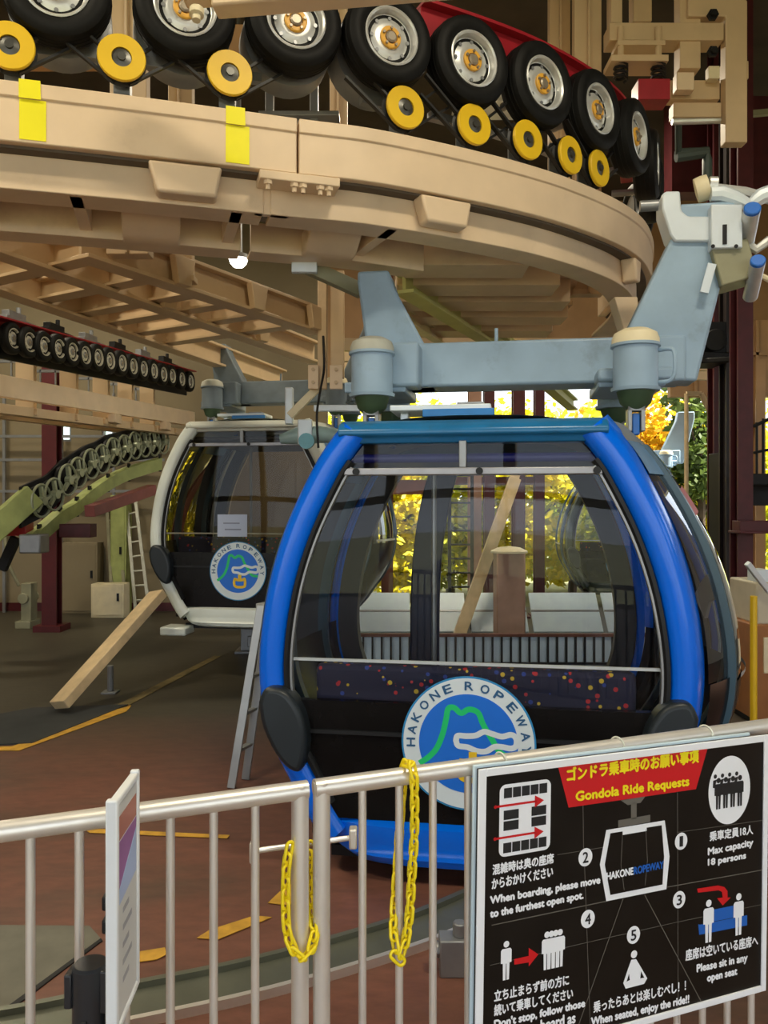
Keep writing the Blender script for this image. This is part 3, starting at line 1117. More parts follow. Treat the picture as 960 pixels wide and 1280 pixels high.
    # inside
    B(MB().bx(-.9, .9, .1, GL - .1, .10, .16), 'cabin_floor', DARK)
    ic = mat('cabin_lining_' + name, inner_col, .5, var=.1)
    B(MB().bx(-.76, .76, .10, GL - .10, 2.20, 2.25), 'ceiling_panel', ic, bevel=.02)
    if bench:
        for y0, y1, yb in ((.16, .60, .10),):
            b = B(MB().bx(-.88, .88, yb, yb + .10, .60, 1.06), 'bench_back', FABRIC, bevel=.03)
            B(MB().bx(-.88, .88, y0, y1, .50, .62), 'bench_seat', FABRIC, bevel=.03)
            B(MB().bx(-.80, .80, y0 + .06, y1 - .1, .16, .50), 'bench_base', DARK)
    B(MB().cyl((-.30, 1.1, .16), (-.30, 1.1, 2.20), .018, 10), 'grab_pole', GREYST)
    wp = inner_poly(.165, .62, 2.30)
    B(MB().flat(wp, (0, GL + .0, 0), (1, 0, 0), (0, 0, 1)), 'rear_glass', gf, smooth=0)
    wl = inner_poly(.15, .235, .62, 16)
    B(MB().prism(wl, (0, GL - .05, 0), (1, 0, 0), (0, 0, 1), (0, .05, 0)), 'rear_panel', LOWER, smooth=40)
    return root


def hanger(root, ends=(True, True), HG=BLUEGREY):
    B = lambda m, n, mt, p=root, **k: m.build(n, mt, p, world=False, **k)
    YB = 1.05
    ZB0, ZB1 = 2.74, 3.03
    beam = B(MB().bx(-.78, 1.30, YB - .15, YB + .15, ZB0, ZB1), 'hanger_beam', HG, bevel=.02, seg=3)
    # outward leaning plate arms
    for s in (-1, 1):
        if s < 0: poly = [(-.70, ZB0), (-.27, ZB0), (-.27, ZB0 + .14), (-.545, 3.40), (-.59, 3.53), (-.80, 3.53), (-.80, 3.45)]
        else: poly = [(.92, ZB0 + .02), (1.37, ZB0), (1.60, 3.70), (1.60, 3.86), (1.26, 3.86), (1.22, 3.66), (.92, 3.02)]
        a = B(MB().prism(poly, (0, YB - .12, 0), (1, 0, 0), (0, 0, 1), (0, .24, 0)), 'hanger_arm', HG, bevel=.02, seg=3)
        x = s * .80 + .15
        B(MB().bx(x - .2, x + .2, YB - .3, YB + .3, ZB0 - .05, ZB0 + .02), 'foot_plate', HG, a, bevel=.01)
    B(MB().cyl((.12, YB, ZB1), (.12, YB, ZB1 + .11), .012, 8), 'lifting_pin', HG, beam)
    CAPM = [(.16, 0), (.16, .02), (.15, .05), (.10, .09), (.0, .10)]
    for x in (-.645, .95):
        for y in (.62, 1.50):
            d = B(MB().lathe([(.14, 2.64), (.145, 2.66), (.13, 2.66), (.13, 2.90), (.145, 2.905), (.145, 2.92), (0, 2.92)], (x, y, 0), (0, 0, 1), 32), 'damper', HG, smooth=40)
            B(MB().lathe([(.138, 2.92), (.138, 2.95), (.125, 2.985), (.08, 3.01), (0, 3.015)], (x, y, 0), (0, 0, 1), 32), 'damper_cap', CREAM if x > 0 else mat('grey_cap', (.50, .50, .42), .5, dirt=(.3, .25, .15), dirt_amt=.3), d, smooth=40)
            B(MB().lathe([(.11, 2.64), (.09, 2.57), (.05, 2.53), (0, 2.53)], (x, y, 0), (0, 0, 1), 24), 'rubber_mount', mat('green_rubber', (.045, .085, .04), .6), d)
            B(MB().bx(x - .05, x - .025, y - .05, y + .05, 2.40, 2.56).bx(x + .025, x + .05, y - .05, y + .05, 2.40, 2.56).bx(x - .05, x + .05, y - .05, y + .05, 2.52, 2.56), 'clevis', GREYST, d, bevel=.004)
            B(MB().bx(x - .022, x + .022, y - .03, y + .03, 2.38, 2.51), 'roof_lug', mat('lug_blue', (.01, .13, .5), .35), d, bevel=.006)
        if x > 0:
            h = [(x + .13, .60, 2.88), (x + .18, .56, 2.88), (x + .205, .54, 2.86), (x + .21, .53, 2.79), (x + .205, .54, 2.72), (x + .18, .56, 2.69), (x + .13, .60, 2.69)]
            B(MB().tube(catmull(h, 4), .013, 8), 'lifting_handle', HG)
    B(MB().bx(-.62, -.36, YB - .35, YB - .12, ZB0 - .02, ZB0 + .26), 'console', HG, bevel=.02)
    B(MB().bx(.74, 1.2, YB - .35, YB - .12, ZB0 - .02, ZB0 + .06), 'console', HG, bevel=.02)
    # roof gear
    m = MB().bx(-.50, .10, .40, .75, 2.525, 2.56).bx(-.45, -.40, .5, .6, 2.44, 2.525).bx(0, .05, .5, .6, 2.44, 2.525)
    tray = B(m, 'roof_tray', ALU, bevel=.006)
    B(MB().bx(-.30, .12, .37, .41, 2.485, 2.53), 'tray_rail', mat('tray_blue', (.02, .2, .55), .4), tray, bevel=.004)
    B(MB().bx(-.1, .06, .42, .6, 2.56, 2.575), 'tray_box', GREYST, tray, bevel=.004)
    return beam


BL = mat('gondola_blue', (.0, .15, .86), .22, var=.03, scale=2, coat=.25, spec=.35)
BLH = mat('gondola_header_blue', (.012, .155, .36), .3, var=.12, scale=5, dirt=(.05, .10, .12), dirt_amt=.5)
ROOFG = mat('roof_grey', (.22, .25, .27), .35, var=.12)
WB = mat('gondola_white', (.80, .86, .79), .3, var=.04)
WH = mat('gondola_header_white', (.60, .62, .54), .35, var=.06)

YAW = R(-9)
GLOC = (.465, 4.31, .09)
gb = gondola('blue_gondola', 'blue ropeway gondola with big front window standing behind the fence', GLOC, YAW, BL, BLH, ROOFG, door_tag=True)
hanger(gb)
GM = MM[gb]
GI = GM.inverted()


def G(px, py, ly):
    """a point of the blue gondola's own frame, seen at a pixel, on its plane y = ly"""
    o = GI @ Vector((0, 0, CAMZ))
    d = (GI.to_3x3() @ (P(px, py, 1) - Vector((0, 0, CAMZ))))
    return o + d * ((ly - o.y) / d.y)


ec = G(585, 930, -.03)
er = .36
emblem(gb, (ec.x, ec.z), er, -.016)
pp = [G(px, py, GL - .2) for px, py in ((556, 585), (545, 625), (536, 680), (532, 735), (531, 800), (531, 850))]
MB().sweep([(p, Vector((1, 0, 0)), Vector((0, 1, 0))) for p in catmull(pp, 4)], [(-.115, -.03), (.115, -.03), (.115, .03), (-.115, .03)]).build('inner_pillar', mat('navy_lining', (.008, .014, .045), .45), gb, world=False, bevel=.01)
# rope grip on the right arm
Yg = 1.0


def gb_mesh(m, n, mt, par=gb, **k): return m.build(n, mt, par, world=False, **k)


a = G(825, 300, Yg)
u = Vector((1, 0, 0)); v = Vector((0, 0, 1))
fork = [G(px, py, Yg) for px, py in ((824, 250), (829, 246), (846, 246), (848, 270), (856, 277), (890, 277), (890, 308), (840, 308), (834, 300), (824, 268))]
m = MB().prism([(p.x, p.z) for p in fork], (0, Yg - .10, 0), u, v, (0, .22, 0))
grip = gb_mesh(m, 'grip_fork', ALU, bevel=.012)
pl = [G(px, py, Yg - .12) for px, py in ((887, 258), (926, 258), (926, 312), (887, 313))]
m = MB().prism([(p.x, p.z) for p in pl], (0, Yg - .16, 0), u, v, (0, .30, 0))
gb_mesh(m, 'grip_plate', ALU, grip, bevel=.008)
q = G(906, 293, Yg - .165)
gb_mesh(MB().bx(q.x - .012, q.x + .012, q.y - .004, q.y + .01, q.z - .06, q.z + .06), 'slot', DARK, grip)
for px, py in ((891, 308), (920, 308)):
    q = G(px, py, Yg - .162)
    gb_mesh(MB().lathe([(.012, 0), (.012, .006), (0, .006)], q, (0, -1, 0), 10), 'bolt', DARK, grip)
gb_mesh(MB().cyl(G(800, 258, Yg + .05), G(832, 256, Yg + .05), .035, 14), 'guide_roller', GREYST, grip)
gb_mesh(MB().cyl(G(846, 264, Yg + .02), G(888, 264, Yg + .02), .026, 14), 'guide_shaft', CREAM, grip)
p0, p1 = G(905, 312, Yg), G(918, 358, Yg)
gb_mesh(MB().beam(p0, p1, .26, .22, up=(1, 0, 0)), 'grip_tube', OLIVE, bevel=.01)
gb_mesh(MB().beam(G(890, 330, Yg - .14), G(880, 366, Yg - .14), .02, .05, up=(1, 0, 0)), 'cable_guard', ALU, grip)
gb_mesh(MB().lathe([(.03, -.045), (.075, -.04), (.08, 0), (.075, .04), (.03, .045)], G(878, 236, Yg), (.95, -.2, .25), 20, closed=True), 'cream_roller', CREAM, grip, smooth=50)
gb_mesh(MB().cyl(G(886, 231, Yg), G(896, 231, Yg), .05, 12), 'roller_hub', SILVER, grip)
gb_mesh(MB().tube([G(x, y, Yg - .05) for x, y in ((888, 243), (902, 242), (920, 248), (936, 256), (950, 246), (966, 240))], [.045, .05, .045, .04, .05, .05], 10), 'grip_lever', ALU, grip)
gb_mesh(MB().tube([G(x, y, Yg + .15) for x, y in ((895, 236), (930, 240), (966, 250))], .035, 8), 'grip_lever', SILVER, grip)
for px, py, r in ((940, 263, .05), (947, 328, .045)):
    c = G(px, py, Yg - .22)
    s = gb_mesh(MB().lathe([(r, 0), (r, .32), (0, .32)], c, (.12, .9, -.42), 20), 'spring_cylinder', SILVER, grip)
    gb_mesh(MB().lathe([(r * .98, .0), (r * .98, .02), (r * .85, .025), (0, .025)], c, (-.12, -.9, .42), 20), 'cylinder_cap', BLUECAP, s)
gb_mesh(MB().tube([G(x, y, Yg) for x, y in ((925, 300), (945, 312), (962, 300))], .03, 8), 'grip_lever', SILVER, grip)
gb_mesh(MB().tube([G(x, y, Yg) for x, y in ((945, 352), (952, 345), (962, 350))], .02, 8), 'hose', CREAM, grip)
# towel hung behind the side door pane
q = SP(1, .58, 1.42, -.12)
gb_mesh(MB().prism([(-.10, .02), (0, .14), (.05, .10), (.13, .0), (.02, -.12), (-.02, -.02)], q, Vector((-.35, .94, 0)), v, Vector((-.02, -.01, 0))), 'hanging_towel', mat('grey_towel', (.55, .55, .6), .9))

gw = gondola('white_gondola', 'white ropeway gondola parked behind the blue one on the left', (-1.62, 9.35, .62), R(-9), WB, WH, WH, inner_col=(.05, .045, .04), glass_f=glass('smoked_cabin_glass', (.62, .58, .50), 1.5, .35))
hanger(gw, HG=mat('dark_blue_grey_paint', (.16, .2, .23), .5, var=.15))
GWM = MM[gw]
def GW(px, py, ly):
    gi = GWM.inverted()
    o = gi @ Vector((0, 0, CAMZ))
    d = (gi.to_3x3() @ (P(px, py, 1) - Vector((0, 0, CAMZ))))
    return o + d * ((ly - o.y) / d.y)
ec = GW(297, 714, -.03)
emblem(gw, (ec.x, ec.z), .345, -.016)
# paper notice taped inside its window
a = GW(272, 643, -.02); b = GW(309, 671, -.02)
NB = mat('pale_blue_paper', (.52, .60, .78), .6, var=.02)
pn = MB().bx(a.x, b.x, -.024, -.018, b.z, a.z).build('paper_notice', NB, gw, world=False)
m = MB()
for i, (f0, f1) in enumerate(((.2, .75), (.25, .8))):
    zz = b.z + (a.z - b.z) * (.62 - .28 * i)
    m.bx(a.x + (b.x - a.x) * f0, a.x + (b.x - a.x) * f1, -.0255, -.0245, zz - .012, zz + .004)
m.build('paper_lines', mat('paper_ink', (.25, .28, .4), .6), pn, world=False)
m = MB().bx(-1.02, -.70, -.10, .2, -.10, .0)
m.build('docking_shoe', WB, gw, world=False, bevel=.02)

gd = gondola('dark_gondola', 'dark gondola hanging outside in front of yellow trees, seen through the windows', (4.98, 16.6, .22), R(-9), mat('gondola_dark_green', (.02, .035, .025), .3), mat('gondola_dark_head', (.02, .03, .02), .4), mat('gondola_dark_roof', (.03, .04, .03), .4), inner_col=(.02, .02, .02), glass_f=glass('clear_cabin_glass', (.95, .96, .9), 1.45, .6))
hanger(gd)
emblem(gd, (0, .62), .36, -.016, letters=False)

# ------------------------------------------------------------------ overhead platform frame on the left
fr = thing('platform_steelwork', 'beige underside frame of long beams and cross members on the left, over the white gondola', 'steel frame', (-2.5, 8, 3.9))
HZ = 3.98


def PZ_(px, py, z):
    Y = (z - CAMZ) / ((632 - py) / 1000)
    return P(px, py, Y)


LB = [((100, 300), (396, 402)), ((-40, 283), (392, 441)), ((-60, 325), (352, 474))]
ends = []
for (a, b) in LB:
    p0, p1 = PZ_(a[0], a[1], HZ), PZ_(b[0], b[1], HZ)
    ends.append((p0, p1))
    MB().ibeam(p0, p1, .18, .27, .03).build('long_beam', BEIGE2, fr, bevel=.004)
    st = MB()
for f in (.06, .26, .44, .58, .74, .92):
    a = ends[0][0].lerp(ends[0][1], f)
    d = ends[0][1] - ends[0][0]
    # cross members run square to the long beams towards the left
    n = Vector((-d.y, d.x, 0)).normalized()
    for (q0, q1) in ((ends[0], ends[1]), (ends[1], ends[2])):
        e = q1[1] - q1[0]
        den = n.x * e.y - n.y * e.x
        a0 = q0[0] + (q0[1] - q0[0]) * f if q0 is ends[0] else cross_end
        t = ((q1[0].x - a0.x) * e.y - (q1[0].y - a0.y) * e.x) / den
        cross_end = a0 + n * t
        MB().ibeam(a0 + Vector((0, 0, .01)), cross_end + Vector((0, 0, .01)), .16, .20, .025).build('cross_member', BEIGE2, fr, bevel=.003)
for f, q in ((.3, 0), (.62, 0), (.93, 0), (.4, 1), (.72, 1)):
    a = ends[q][0].lerp(ends[q][1], f)
    MB().prism([(-.12, .1), (.12, .1), (.07, -.13), (-.07, -.13)], a + Vector((.08, -.02, 0)), Vector((.5, .86, 0)), (0, 0, 1), (.06, -.04, 0)).build('stiffener', BEIGE2, fr, bevel=.008)
MB().ibeam(P(-20, 330, 7.4), P(130, 345, 7.4), .2, .3, .03).build('deck_beam', BEIGE, fr)
# deck over the blue gondola: boards between cross beams
dk = thing('platform_deck', 'beige planked underside of the platform inside the curve of the guide rail', 'deck', (1.0, 7.2, 3.95))
for i, (y, z, x0, x1) in enumerate(((5.75, 3.78, .15, 1.05), (6.35, 3.80, .1, 1.40), (6.95, 3.82, .1, 1.62), (7.6, 3.84, .1, 1.75), (8.3, 3.86, .1, 1.75))):
    MB().bx(x0, x1, y, y + .34, z, z + .2).build('deck_joist', BEIGE, dk, bevel=.006)
MB().prism([(.1, 5.65), (1.0, 5.65), (1.45, 6.3), (1.7, 7.0), (1.78, 7.6), (1.78, 9.2), (.1, 9.2)], (0, 0, 4.02), (1, 0, 0), (0, 1, 0), (0, 0, .08)).build('deck_boards', BEIGE2, dk)
GL2 = mat('green_lit_beam', (.55, .56, .20), .45, var=.06)  # yellow-green light on the diagonal beams, put into their colour
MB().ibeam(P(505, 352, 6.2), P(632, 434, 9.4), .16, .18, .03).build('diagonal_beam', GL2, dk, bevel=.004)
MB().ibeam(P(470, 372, 6.6), P(552, 424, 8.8), .10, .12, .02).build('diagonal_beam', CREAM, dk, bevel=.004)
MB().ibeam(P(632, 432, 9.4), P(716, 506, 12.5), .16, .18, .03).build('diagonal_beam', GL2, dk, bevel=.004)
m = MB().prism([(0, 0), (.17, 0), (.20, -.30), (.09, -.30)], P(768, 371, 5.85), (1, 0, 0), (0, 0, 1), (0, .16, 0))
m.build('drop_leg', BEIGE, dk, bevel=.008)
for i, (py, Y) in enumerate(((432, 10.5), (446, 11.5), (458, 12.5), (470, 13.4))):
    a, b = P(430, py, Y), P(905, py, Y)
    MB().bx(a.x, b.x, Y, Y + .12, a.z - .06, a.z + .10).build('far_joist', BEIGE2, dk)
# hanging post with clamp plates
hp = thing('hanging_post', 'beige double post with bolted clamp plates hanging down left of the blue hanger', 'post', tuple(P(410, 340, 8.2)))
MB().pxbox(397, 338, 408, 486, 8.2, .1).build('post_tube', BEIGE2, hp, bevel=.006)
MB().pxbox(413, 338, 430, 472, 8.25, .1).build('post_tube', BEIGE2, hp, bevel=.006)
for x0, x1 in ((385, 398), (412, 428)):
    c = MB().pxbox(x0, 456, x1, 486, 8.15, .06).build('clamp_plate', BEIGE, hp, bevel=.006)
    for dy in (462, 478):
        MB().lathe([(.02, 0), (.02, .02), (0, .02)], P((x0 + x1) / 2, dy, 8.15), (0, -1, 0), 6).build('bolt', BEIGE2, c)
cb = MB().tube(catmull([P(404, 420, 8.19), P(405, 460, 8.14), P(400, 490, 8.0), P(396, 520, 7.9), P(398, 560, 7.9)], 5), .012, 6)
solo(cb, 'cable', DARK, 'black cable hanging beside the beige double post', 'cable', loc=P(404, 420, 8.1))
bk = thing('cable_bracket', 'dark steel bracket arm with white end plate under the guide rail', 'bracket', tuple(P(400, 345, 5.6)))
MB().beam(P(382, 332, 5.5), P(452, 364, 5.7), .06, .10).build('bracket_arm', OLIVE, bk, bevel=.004)
MB().pxbox(364, 327, 396, 340, 5.42, .05).build('end_plate', ALU, bk, bevel=.006)
# arm with teal grip of the white gondola, seen between the two cabins
tg = thing('rope_grip', 'pale teal and white rope grip mechanism between the white and blue gondolas', 'grip', tuple(P(380, 545, 8.3)))
TEAL = mat('pale_teal_paint', (.35, .50, .50), .4, var=.1)
MB().tube([P(350, 549, 8.3), P(372, 545, 8.3), P(400, 543, 8.3), P(425, 545, 8.3)], [.05, .09, .09, .07], 12).build('grip_body', TEAL, tg)
MB().pxbox(372, 524, 390, 556, 8.2, .12).build('grip_jaw', ALU, tg, bevel=.01)
MB().pxbox(356, 484, 366, 530, 8.35, .1).build('grip_post', ALU, tg, bevel=.01)
MB().pxbox(392, 506, 450, 514, 8.3, .06).build('grip_bar', ALU, tg, bevel=.008)
MB().beam(P(362, 520, 8.3), P(398, 484, 8.3), .06, .08).build('grip_strut', CREAM, tg, bevel=.006)
MB().lathe([(.07, 0), (.08, .02), (.08, .1), (0, .1)], P(384, 552, 8.15), (0, -1, 0), 16).build('grip_knob', mat('teal_knob', (.15, .45, .55), .35), tg)

# ------------------------------------------------------------------ left background: straight tyre conveyor
far0 = make_tyre('conveyor_roller', 'small tyre', 'tyre', 'small tyres of the straight conveyor at the left', r=.187, wd=.11, hubm=GREYST, rimm=mat('pale_rim', (.62, .60, .5), .45))
FPX = [(14, 423), (34, 428), (53, 433), (71, 436), (88, 440), (104, 444), (120, 447), (135, 451), (150, 454), (164, 458), (177, 461), (190, 464), (202, 468), (213, 470), (225, 474), (236, 477)]
index_kids()
fl = []
for i, (px, py) in enumerate(FPX):
    f = i / 15
    Y = 1 / ((1 - f) / 9.4 + f / 14.6)
    p = P(px, py, Y)
    fl.append(p)
hd = math.atan2(fl[-1].y - fl[0].y, fl[-1].x - fl[0].x)
ORD = ['second', 'third', 'fourth', 'fifth', 'sixth', 'seventh', 'eighth', 'ninth', 'tenth', 'eleventh', 'twelfth', 'thirteenth', 'fourteenth']
for i, p in enumerate(fl):
    o = far0 if i == 0 else copy_tree(far0)
    o.location = p
    o.rotation_euler = (0, 0, hd)
    if i == 0: o['label'] = 'small tyre of the straight left conveyor, nearest the picture edge'
    elif i == 15: o['label'] = 'small tyre of the straight left conveyor, last one beside the grey hanger'
    elif i == 14: o['label'] = 'small tyre of the straight left conveyor, last but one before the grey hanger'
    else: o['label'] = '%s small tyre of the straight left conveyor, counted from the picture edge' % ORD[i - 1]
td = (fl[-1] - fl[0]).normalized()
nn = Vector((td.y, -td.x, 0)).normalized()
e0, e1 = fl[0] - td * 1.2, fl[-1] + td * .25
bkb = -nn * .16
m = MB().beam(e0 + bkb + Vector((0, 0, .17)), e1 + bkb + Vector((0, 0, .17)), .08, .10)
m.beam(e0 + bkb * .2 + Vector((0, 0, .21)), e1 + bkb * .2 + Vector((0, 0, .21)), .16, .02)
solo(m, 'conveyor_beam', RED, 'straight red beam above the small tyres on the left', 'beam', loc=fl[0] + Vector((0, 0, .17)), bevel=.003)
m = MB().beam(e0 + bkb + Vector((0, 0, -.06)), e1 + bkb + Vector((0, 0, -.06)), .03, .34)
solo(m, 'backing_plate', DARK, 'black plate behind the small tyres of the straight conveyor', 'plate', loc=fl[0] + bkb)
for i in range(6):
    p = fl[0].lerp(fl[-1], (i + .5) / 6) + bkb * 1.6
    m = MB().box(p + Vector((0, 0, .34)), (.10, .35, .10), Matrix.Rotation(hd - R(90), 3, 'Z'))
    m.box(p + Vector((0, 0, .28)), (.22, .6, .04), Matrix.Rotation(hd - R(90), 3, 'Z'))
    m.cyl(p + Vector((0, .12, .3)), p + Vector((0, .12, .48)), .03, 8)
    solo(m, 'spring_unit', DARK if i % 2 else GREYST, 'small dark clamp unit sitting on the straight red beam', 'clamp', 'clamp units on the straight red beam', loc=p + Vector((0, 0, .26)), bevel=.004)
# its rail
lr = thing('straight_rail', 'straight beige guide rail below the small tyres on the left', 'guide rail', tuple(P(100, 495, 11)))
q0, q1 = P(-60, 472, 8.8), P(240, 524, 14.8)
MB().beam(q0, q1, .12, .26).build('rail_box', BEIGE, lr, bevel=.005)
MB().beam(q0 + Vector((-.12, 0, -.26)), q1 + Vector((-.12, 0, -.26)), .16, .12).build('lower_channel', BEIGE2, lr, bevel=.005)
MB().beam(q0 + Vector((-.6, 0, -.26)), q1 + Vector((-.6, 0, -.26)), .12, .14).build('inner_channel', BEIGE2, lr, bevel=.005)
for f in (.55, .82):
    p = q0.lerp(q1, f)
    MB().box(p + Vector((.02, 0, -.2)), (.12, .3, .14)).build('bracket_box', BEIGE, lr, bevel=.01)
for f in (.1, .25, .4, .52, .65, .78, .9):
    p = q0.lerp(q1, f)
    MB().beam(p + Vector((0, 0, -.25)), p + Vector((-.7, .12, -.25)), .06, .08).build('rib', BEIGE2, lr)
for f in (.30, .46, .60, .72, .84):
    p = q0.lerp(q1, f) + Vector((-.35, 0, .13))
    solo(MB().bx(p.x - .12, p.x + .12, p.y - .05, p.y + .05, p.z - .3, p.z + .55), 'rail_post', BEIGE2, 'short beige post standing behind the straight left rail', 'post', 'short posts behind the straight rail', loc=p, bevel=.005)
    m = MB()
    for dx in (.2, .42):
        m.bx(p.x - dx - .01, p.x - dx + .01, p.y, p.y + .03, p.z - .1, p.z + .35)
    m.bx(p.x - .5, p.x - .1, p.y, p.y + .04, p.z + .3, p.z + .34)
    m.bx(p.x - .5, p.x - .1, p.y, p.y + .04, p.z - .02, p.z + .02)
    solo(m, 'guard_rail', GREYST, 'thin grey guard rail bay behind the straight left rail', 'railing', 'guard rail bays behind the straight rail', loc=p)

# ------------------------------------------------------------------ curved hoop conveyor in the left background
HOOPM = mat('hoop_lit_edge', (.33, .36, .24), .4, metal=.2, var=.15, scale=12)  # pale green-grey rings paint the light caught by the tyre edges
PGREEN = mat('green_lit_ledge', (.36, .41, .14), .55, var=.18, scale=5)  # green glow from the foliage painted into the ledge and entry beam colour
hoop0 = thing('hoop_wheel', 'hoop', 'wheel', (0, 0, 0), 0, 'hoop wheels of the curved conveyor')
MB().tube([(.215 * math.cos(a * math.pi / 18), 0, .215 * math.sin(a * math.pi / 18)) for a in range(36)], .018, 8, closed=True).build('hoop', HOOPM, hoop0, world=False)
MB().lathe([(.20, .05), (.20, .09), (0, .09)], (0, 0, 0), (0, 1, 0), 28).build('wheel_disc', RUBBER, hoop0, world=False)
for a in (20, 100, 230):
    MB().beam((.03 * math.cos(R(a)), -.02, .03 * math.sin(R(a))), (.19 * math.cos(R(a)), -.01, .19 * math.sin(R(a))), .04, .05, up=(0, 1, 0)).build('spoke', HOOPM, hoop0, world=False)
MB().lathe([(.06, -.02), (.06, .06), (0, .06)], (0, 0, 0), (0, -1, 0), 16).build('hub', HOOPM, hoop0, world=False)
index_kids()
HP = [(52, 626), (68, 618), (85, 600), (98, 591), (114, 580), (128, 574), (142, 565), (156, 561), (169, 557), (181, 555), (193, 554), (204, 552)]
hpts = []
for i, (px, py) in enumerate(HP):
    Y = 10.6 + 3.6 * (i / 11) ** 1.1
    hpts.append(P(px, py, Y))
for i, p in enumerate(hpts):
    o = hoop0 if i == 0 else copy_tree(hoop0)
    o.location = p
    a = hpts[max(0, i - 1)]; b = hpts[min(11, i + 1)]
    o.rotation_euler = (0, 0, R(80))
    if i == 0: o['label'] = 'hoop wheel at the low left end of the curved conveyor'
    elif i == 11: o['label'] = 'hoop wheel at the high right end of the curved conveyor, beside the white gondola'
    else: o['label'] = '%s hoop wheel of the curved conveyor, counted up from its low left end' % ORD[i - 1]
cv = thing('curved_conveyor', 'black curved conveyor track with ledge coloured as if lit green in the left background', 'conveyor', tuple(hpts[4]))
ndir = Vector((-math.sin(R(62)), math.cos(R(62)), 0))
rows = []
cp = catmull([hpts[0] * 2 - hpts[1]] + hpts, 3)
fr_ = [(p + ndir * .13, Vector((0, 0, 1)), ndir) for p in cp]
MB().sweep(fr_, [(-.27, 0), (.27, 0), (.27, .05), (-.27, .05)]).build('track_plate', DARK, cv)
LED = [(40, 682), (49, 674), (75, 651), (96, 638), (112, 624), (135, 608), (161, 595), (200, 583)]
lp = [P(px, py - 3, 10.3 + 3.5 * i / 7) for i, (px, py) in enumerate(LED)]
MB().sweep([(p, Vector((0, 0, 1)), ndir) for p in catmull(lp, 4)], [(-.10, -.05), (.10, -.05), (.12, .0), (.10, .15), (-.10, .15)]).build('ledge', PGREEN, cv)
for p in catmull(lp, 2)[2::2]:
    MB().box(p + Vector((0, 0, .02)), (.03, .09, .3)).build('ledge_rib', DARK, cv)
MB().pxbox(23, 668, 50, 692, 10.2, .3).build('end_hopper', GREYST, cv, bevel=.02)
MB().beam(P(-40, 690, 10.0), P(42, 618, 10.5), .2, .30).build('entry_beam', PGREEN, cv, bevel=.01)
cs = thing('conveyor_support', 'red steel support beams under the curved conveyor', 'support', tuple(P(90, 660, 10.9)))
MB().pxbox(-20, 653, 32, 670, 10.6, .25).build('support_beam', RED, cs, bevel=.008)
MB().pxbox(73, 655, 113, 672, 11.2, .25).build('support_beam', MAROON, cs, bevel=.008)
MB().beam(P(112, 639, 11.2), P(190, 612, 13.0), .16, .16).build('support_beam', mat('faded_red_steel', (.33, .10, .09), .5), cs, bevel=.008)
MB().beam(P(20, 672, 10.7), P(2, 712, 10.7), .1, .12).build('brace', DARK, cs)
# red column with a foot plate
m = MB()
c = PF(65, 788)
m.ibeam((c.x, c.y, 0), (c.x, c.y, 4.4), .24, .24, .03, up=(0, 1, 0))
m.bx(c.x - .22, c.x + .22, c.y - .22, c.y + .22, 0, .10)
solo(m, 'steel_column', mat('red_column', (.09, .006, .008), .5, var=.15), 'dark red steel column on a black foot in the left background', 'column', loc=(c.x, c.y, 0))

# things along the back wall
m = MB()
for i, x in enumerate((-7.3, -6.2, -5.2)):
    m.bx(x, x + .05, 15.3, 15.35, 0, 4.2)
for z in (2.3, 2.9, 3.35): m.bx(-9.5, -4.2, 15.28, 15.34, z, z + .05)
solo(m, 'wall_lattice', GREYST, 'grey pipe lattice in front of the left part of the back wall', 'lattice', loc=(-7, 15.3, 0))
for x0, x1, z1, mt, lab in ((-7.65, -7.05, .42, CREAM, 'pale box on the floor at the left edge of the back wall'), (-6.4, -5.45, 1.35, WALLM, 'tan wall cabinet behind the red column'),
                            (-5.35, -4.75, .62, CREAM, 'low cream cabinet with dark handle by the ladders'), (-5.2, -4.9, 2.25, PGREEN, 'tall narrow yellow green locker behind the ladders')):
    yy = {.42: 14.2, 1.35: 15.2, .62: 14.6, 2.25: 15.2}[z1]
    cbn = thing('storage_cabinet', lab, 'cabinet', ((x0 + x1) / 2, yy, 0))
    MB().bx(x0, x1, yy, yy + .35, 0.0, z1).build('body', mt, cbn, bevel=.01)
    dr = MB().bx(x0 + .03, x1 - .03, yy - .015, yy, .05, z1 - .04).build('door', mt, cbn, bevel=.004)
    MB().bx(x1 - .12, x1 - .08, yy - .035, yy - .015, z1 * .5, z1 * .5 + .14).build('handle', DARK, dr)
m = MB()
c = PF(28, 786)
m.bx(c.x - .13, c.x + .13, c.y, c.y + .4, 0, .12)
m.bx(c.x - .05, c.x + .12, c.y + .05, c.y + .3, .12, .75)
m.cyl((c.x, c.y, .5), (c.x, c.y + .45, .5), .09, 14)
m.tube([(c.x - .1, c.y + .1, .7), (c.x - .3, c.y + .1, 1.1), (c.x - .35, c.y + .1, 1.6)], .03, 8)
solo(m, 'motor', OLIVE, 'olive motor unit on the floor left of the red column', 'motor', loc=(c.x, c.y, 0), bevel=.01)


def ladder(name, label, f0, f1, t0, t1, nr, m, r=.022, loc=None):
    root = thing(name, label, 'ladder', tuple(f0))
    for a, b in ((f0, t0), (f1, t1)):
        MB().beam(a, b, r * 2.6, r * 1.5, up=(0, 1, 0)).build('side_rail', m, root, bevel=.003)
    for i in range(nr):
        f = (i + 1) / (nr + 1)
        MB().cyl(f0.lerp(t0, f), f1.lerp(t1, f), r * .8, 10).build('rung', m, root)
    return root


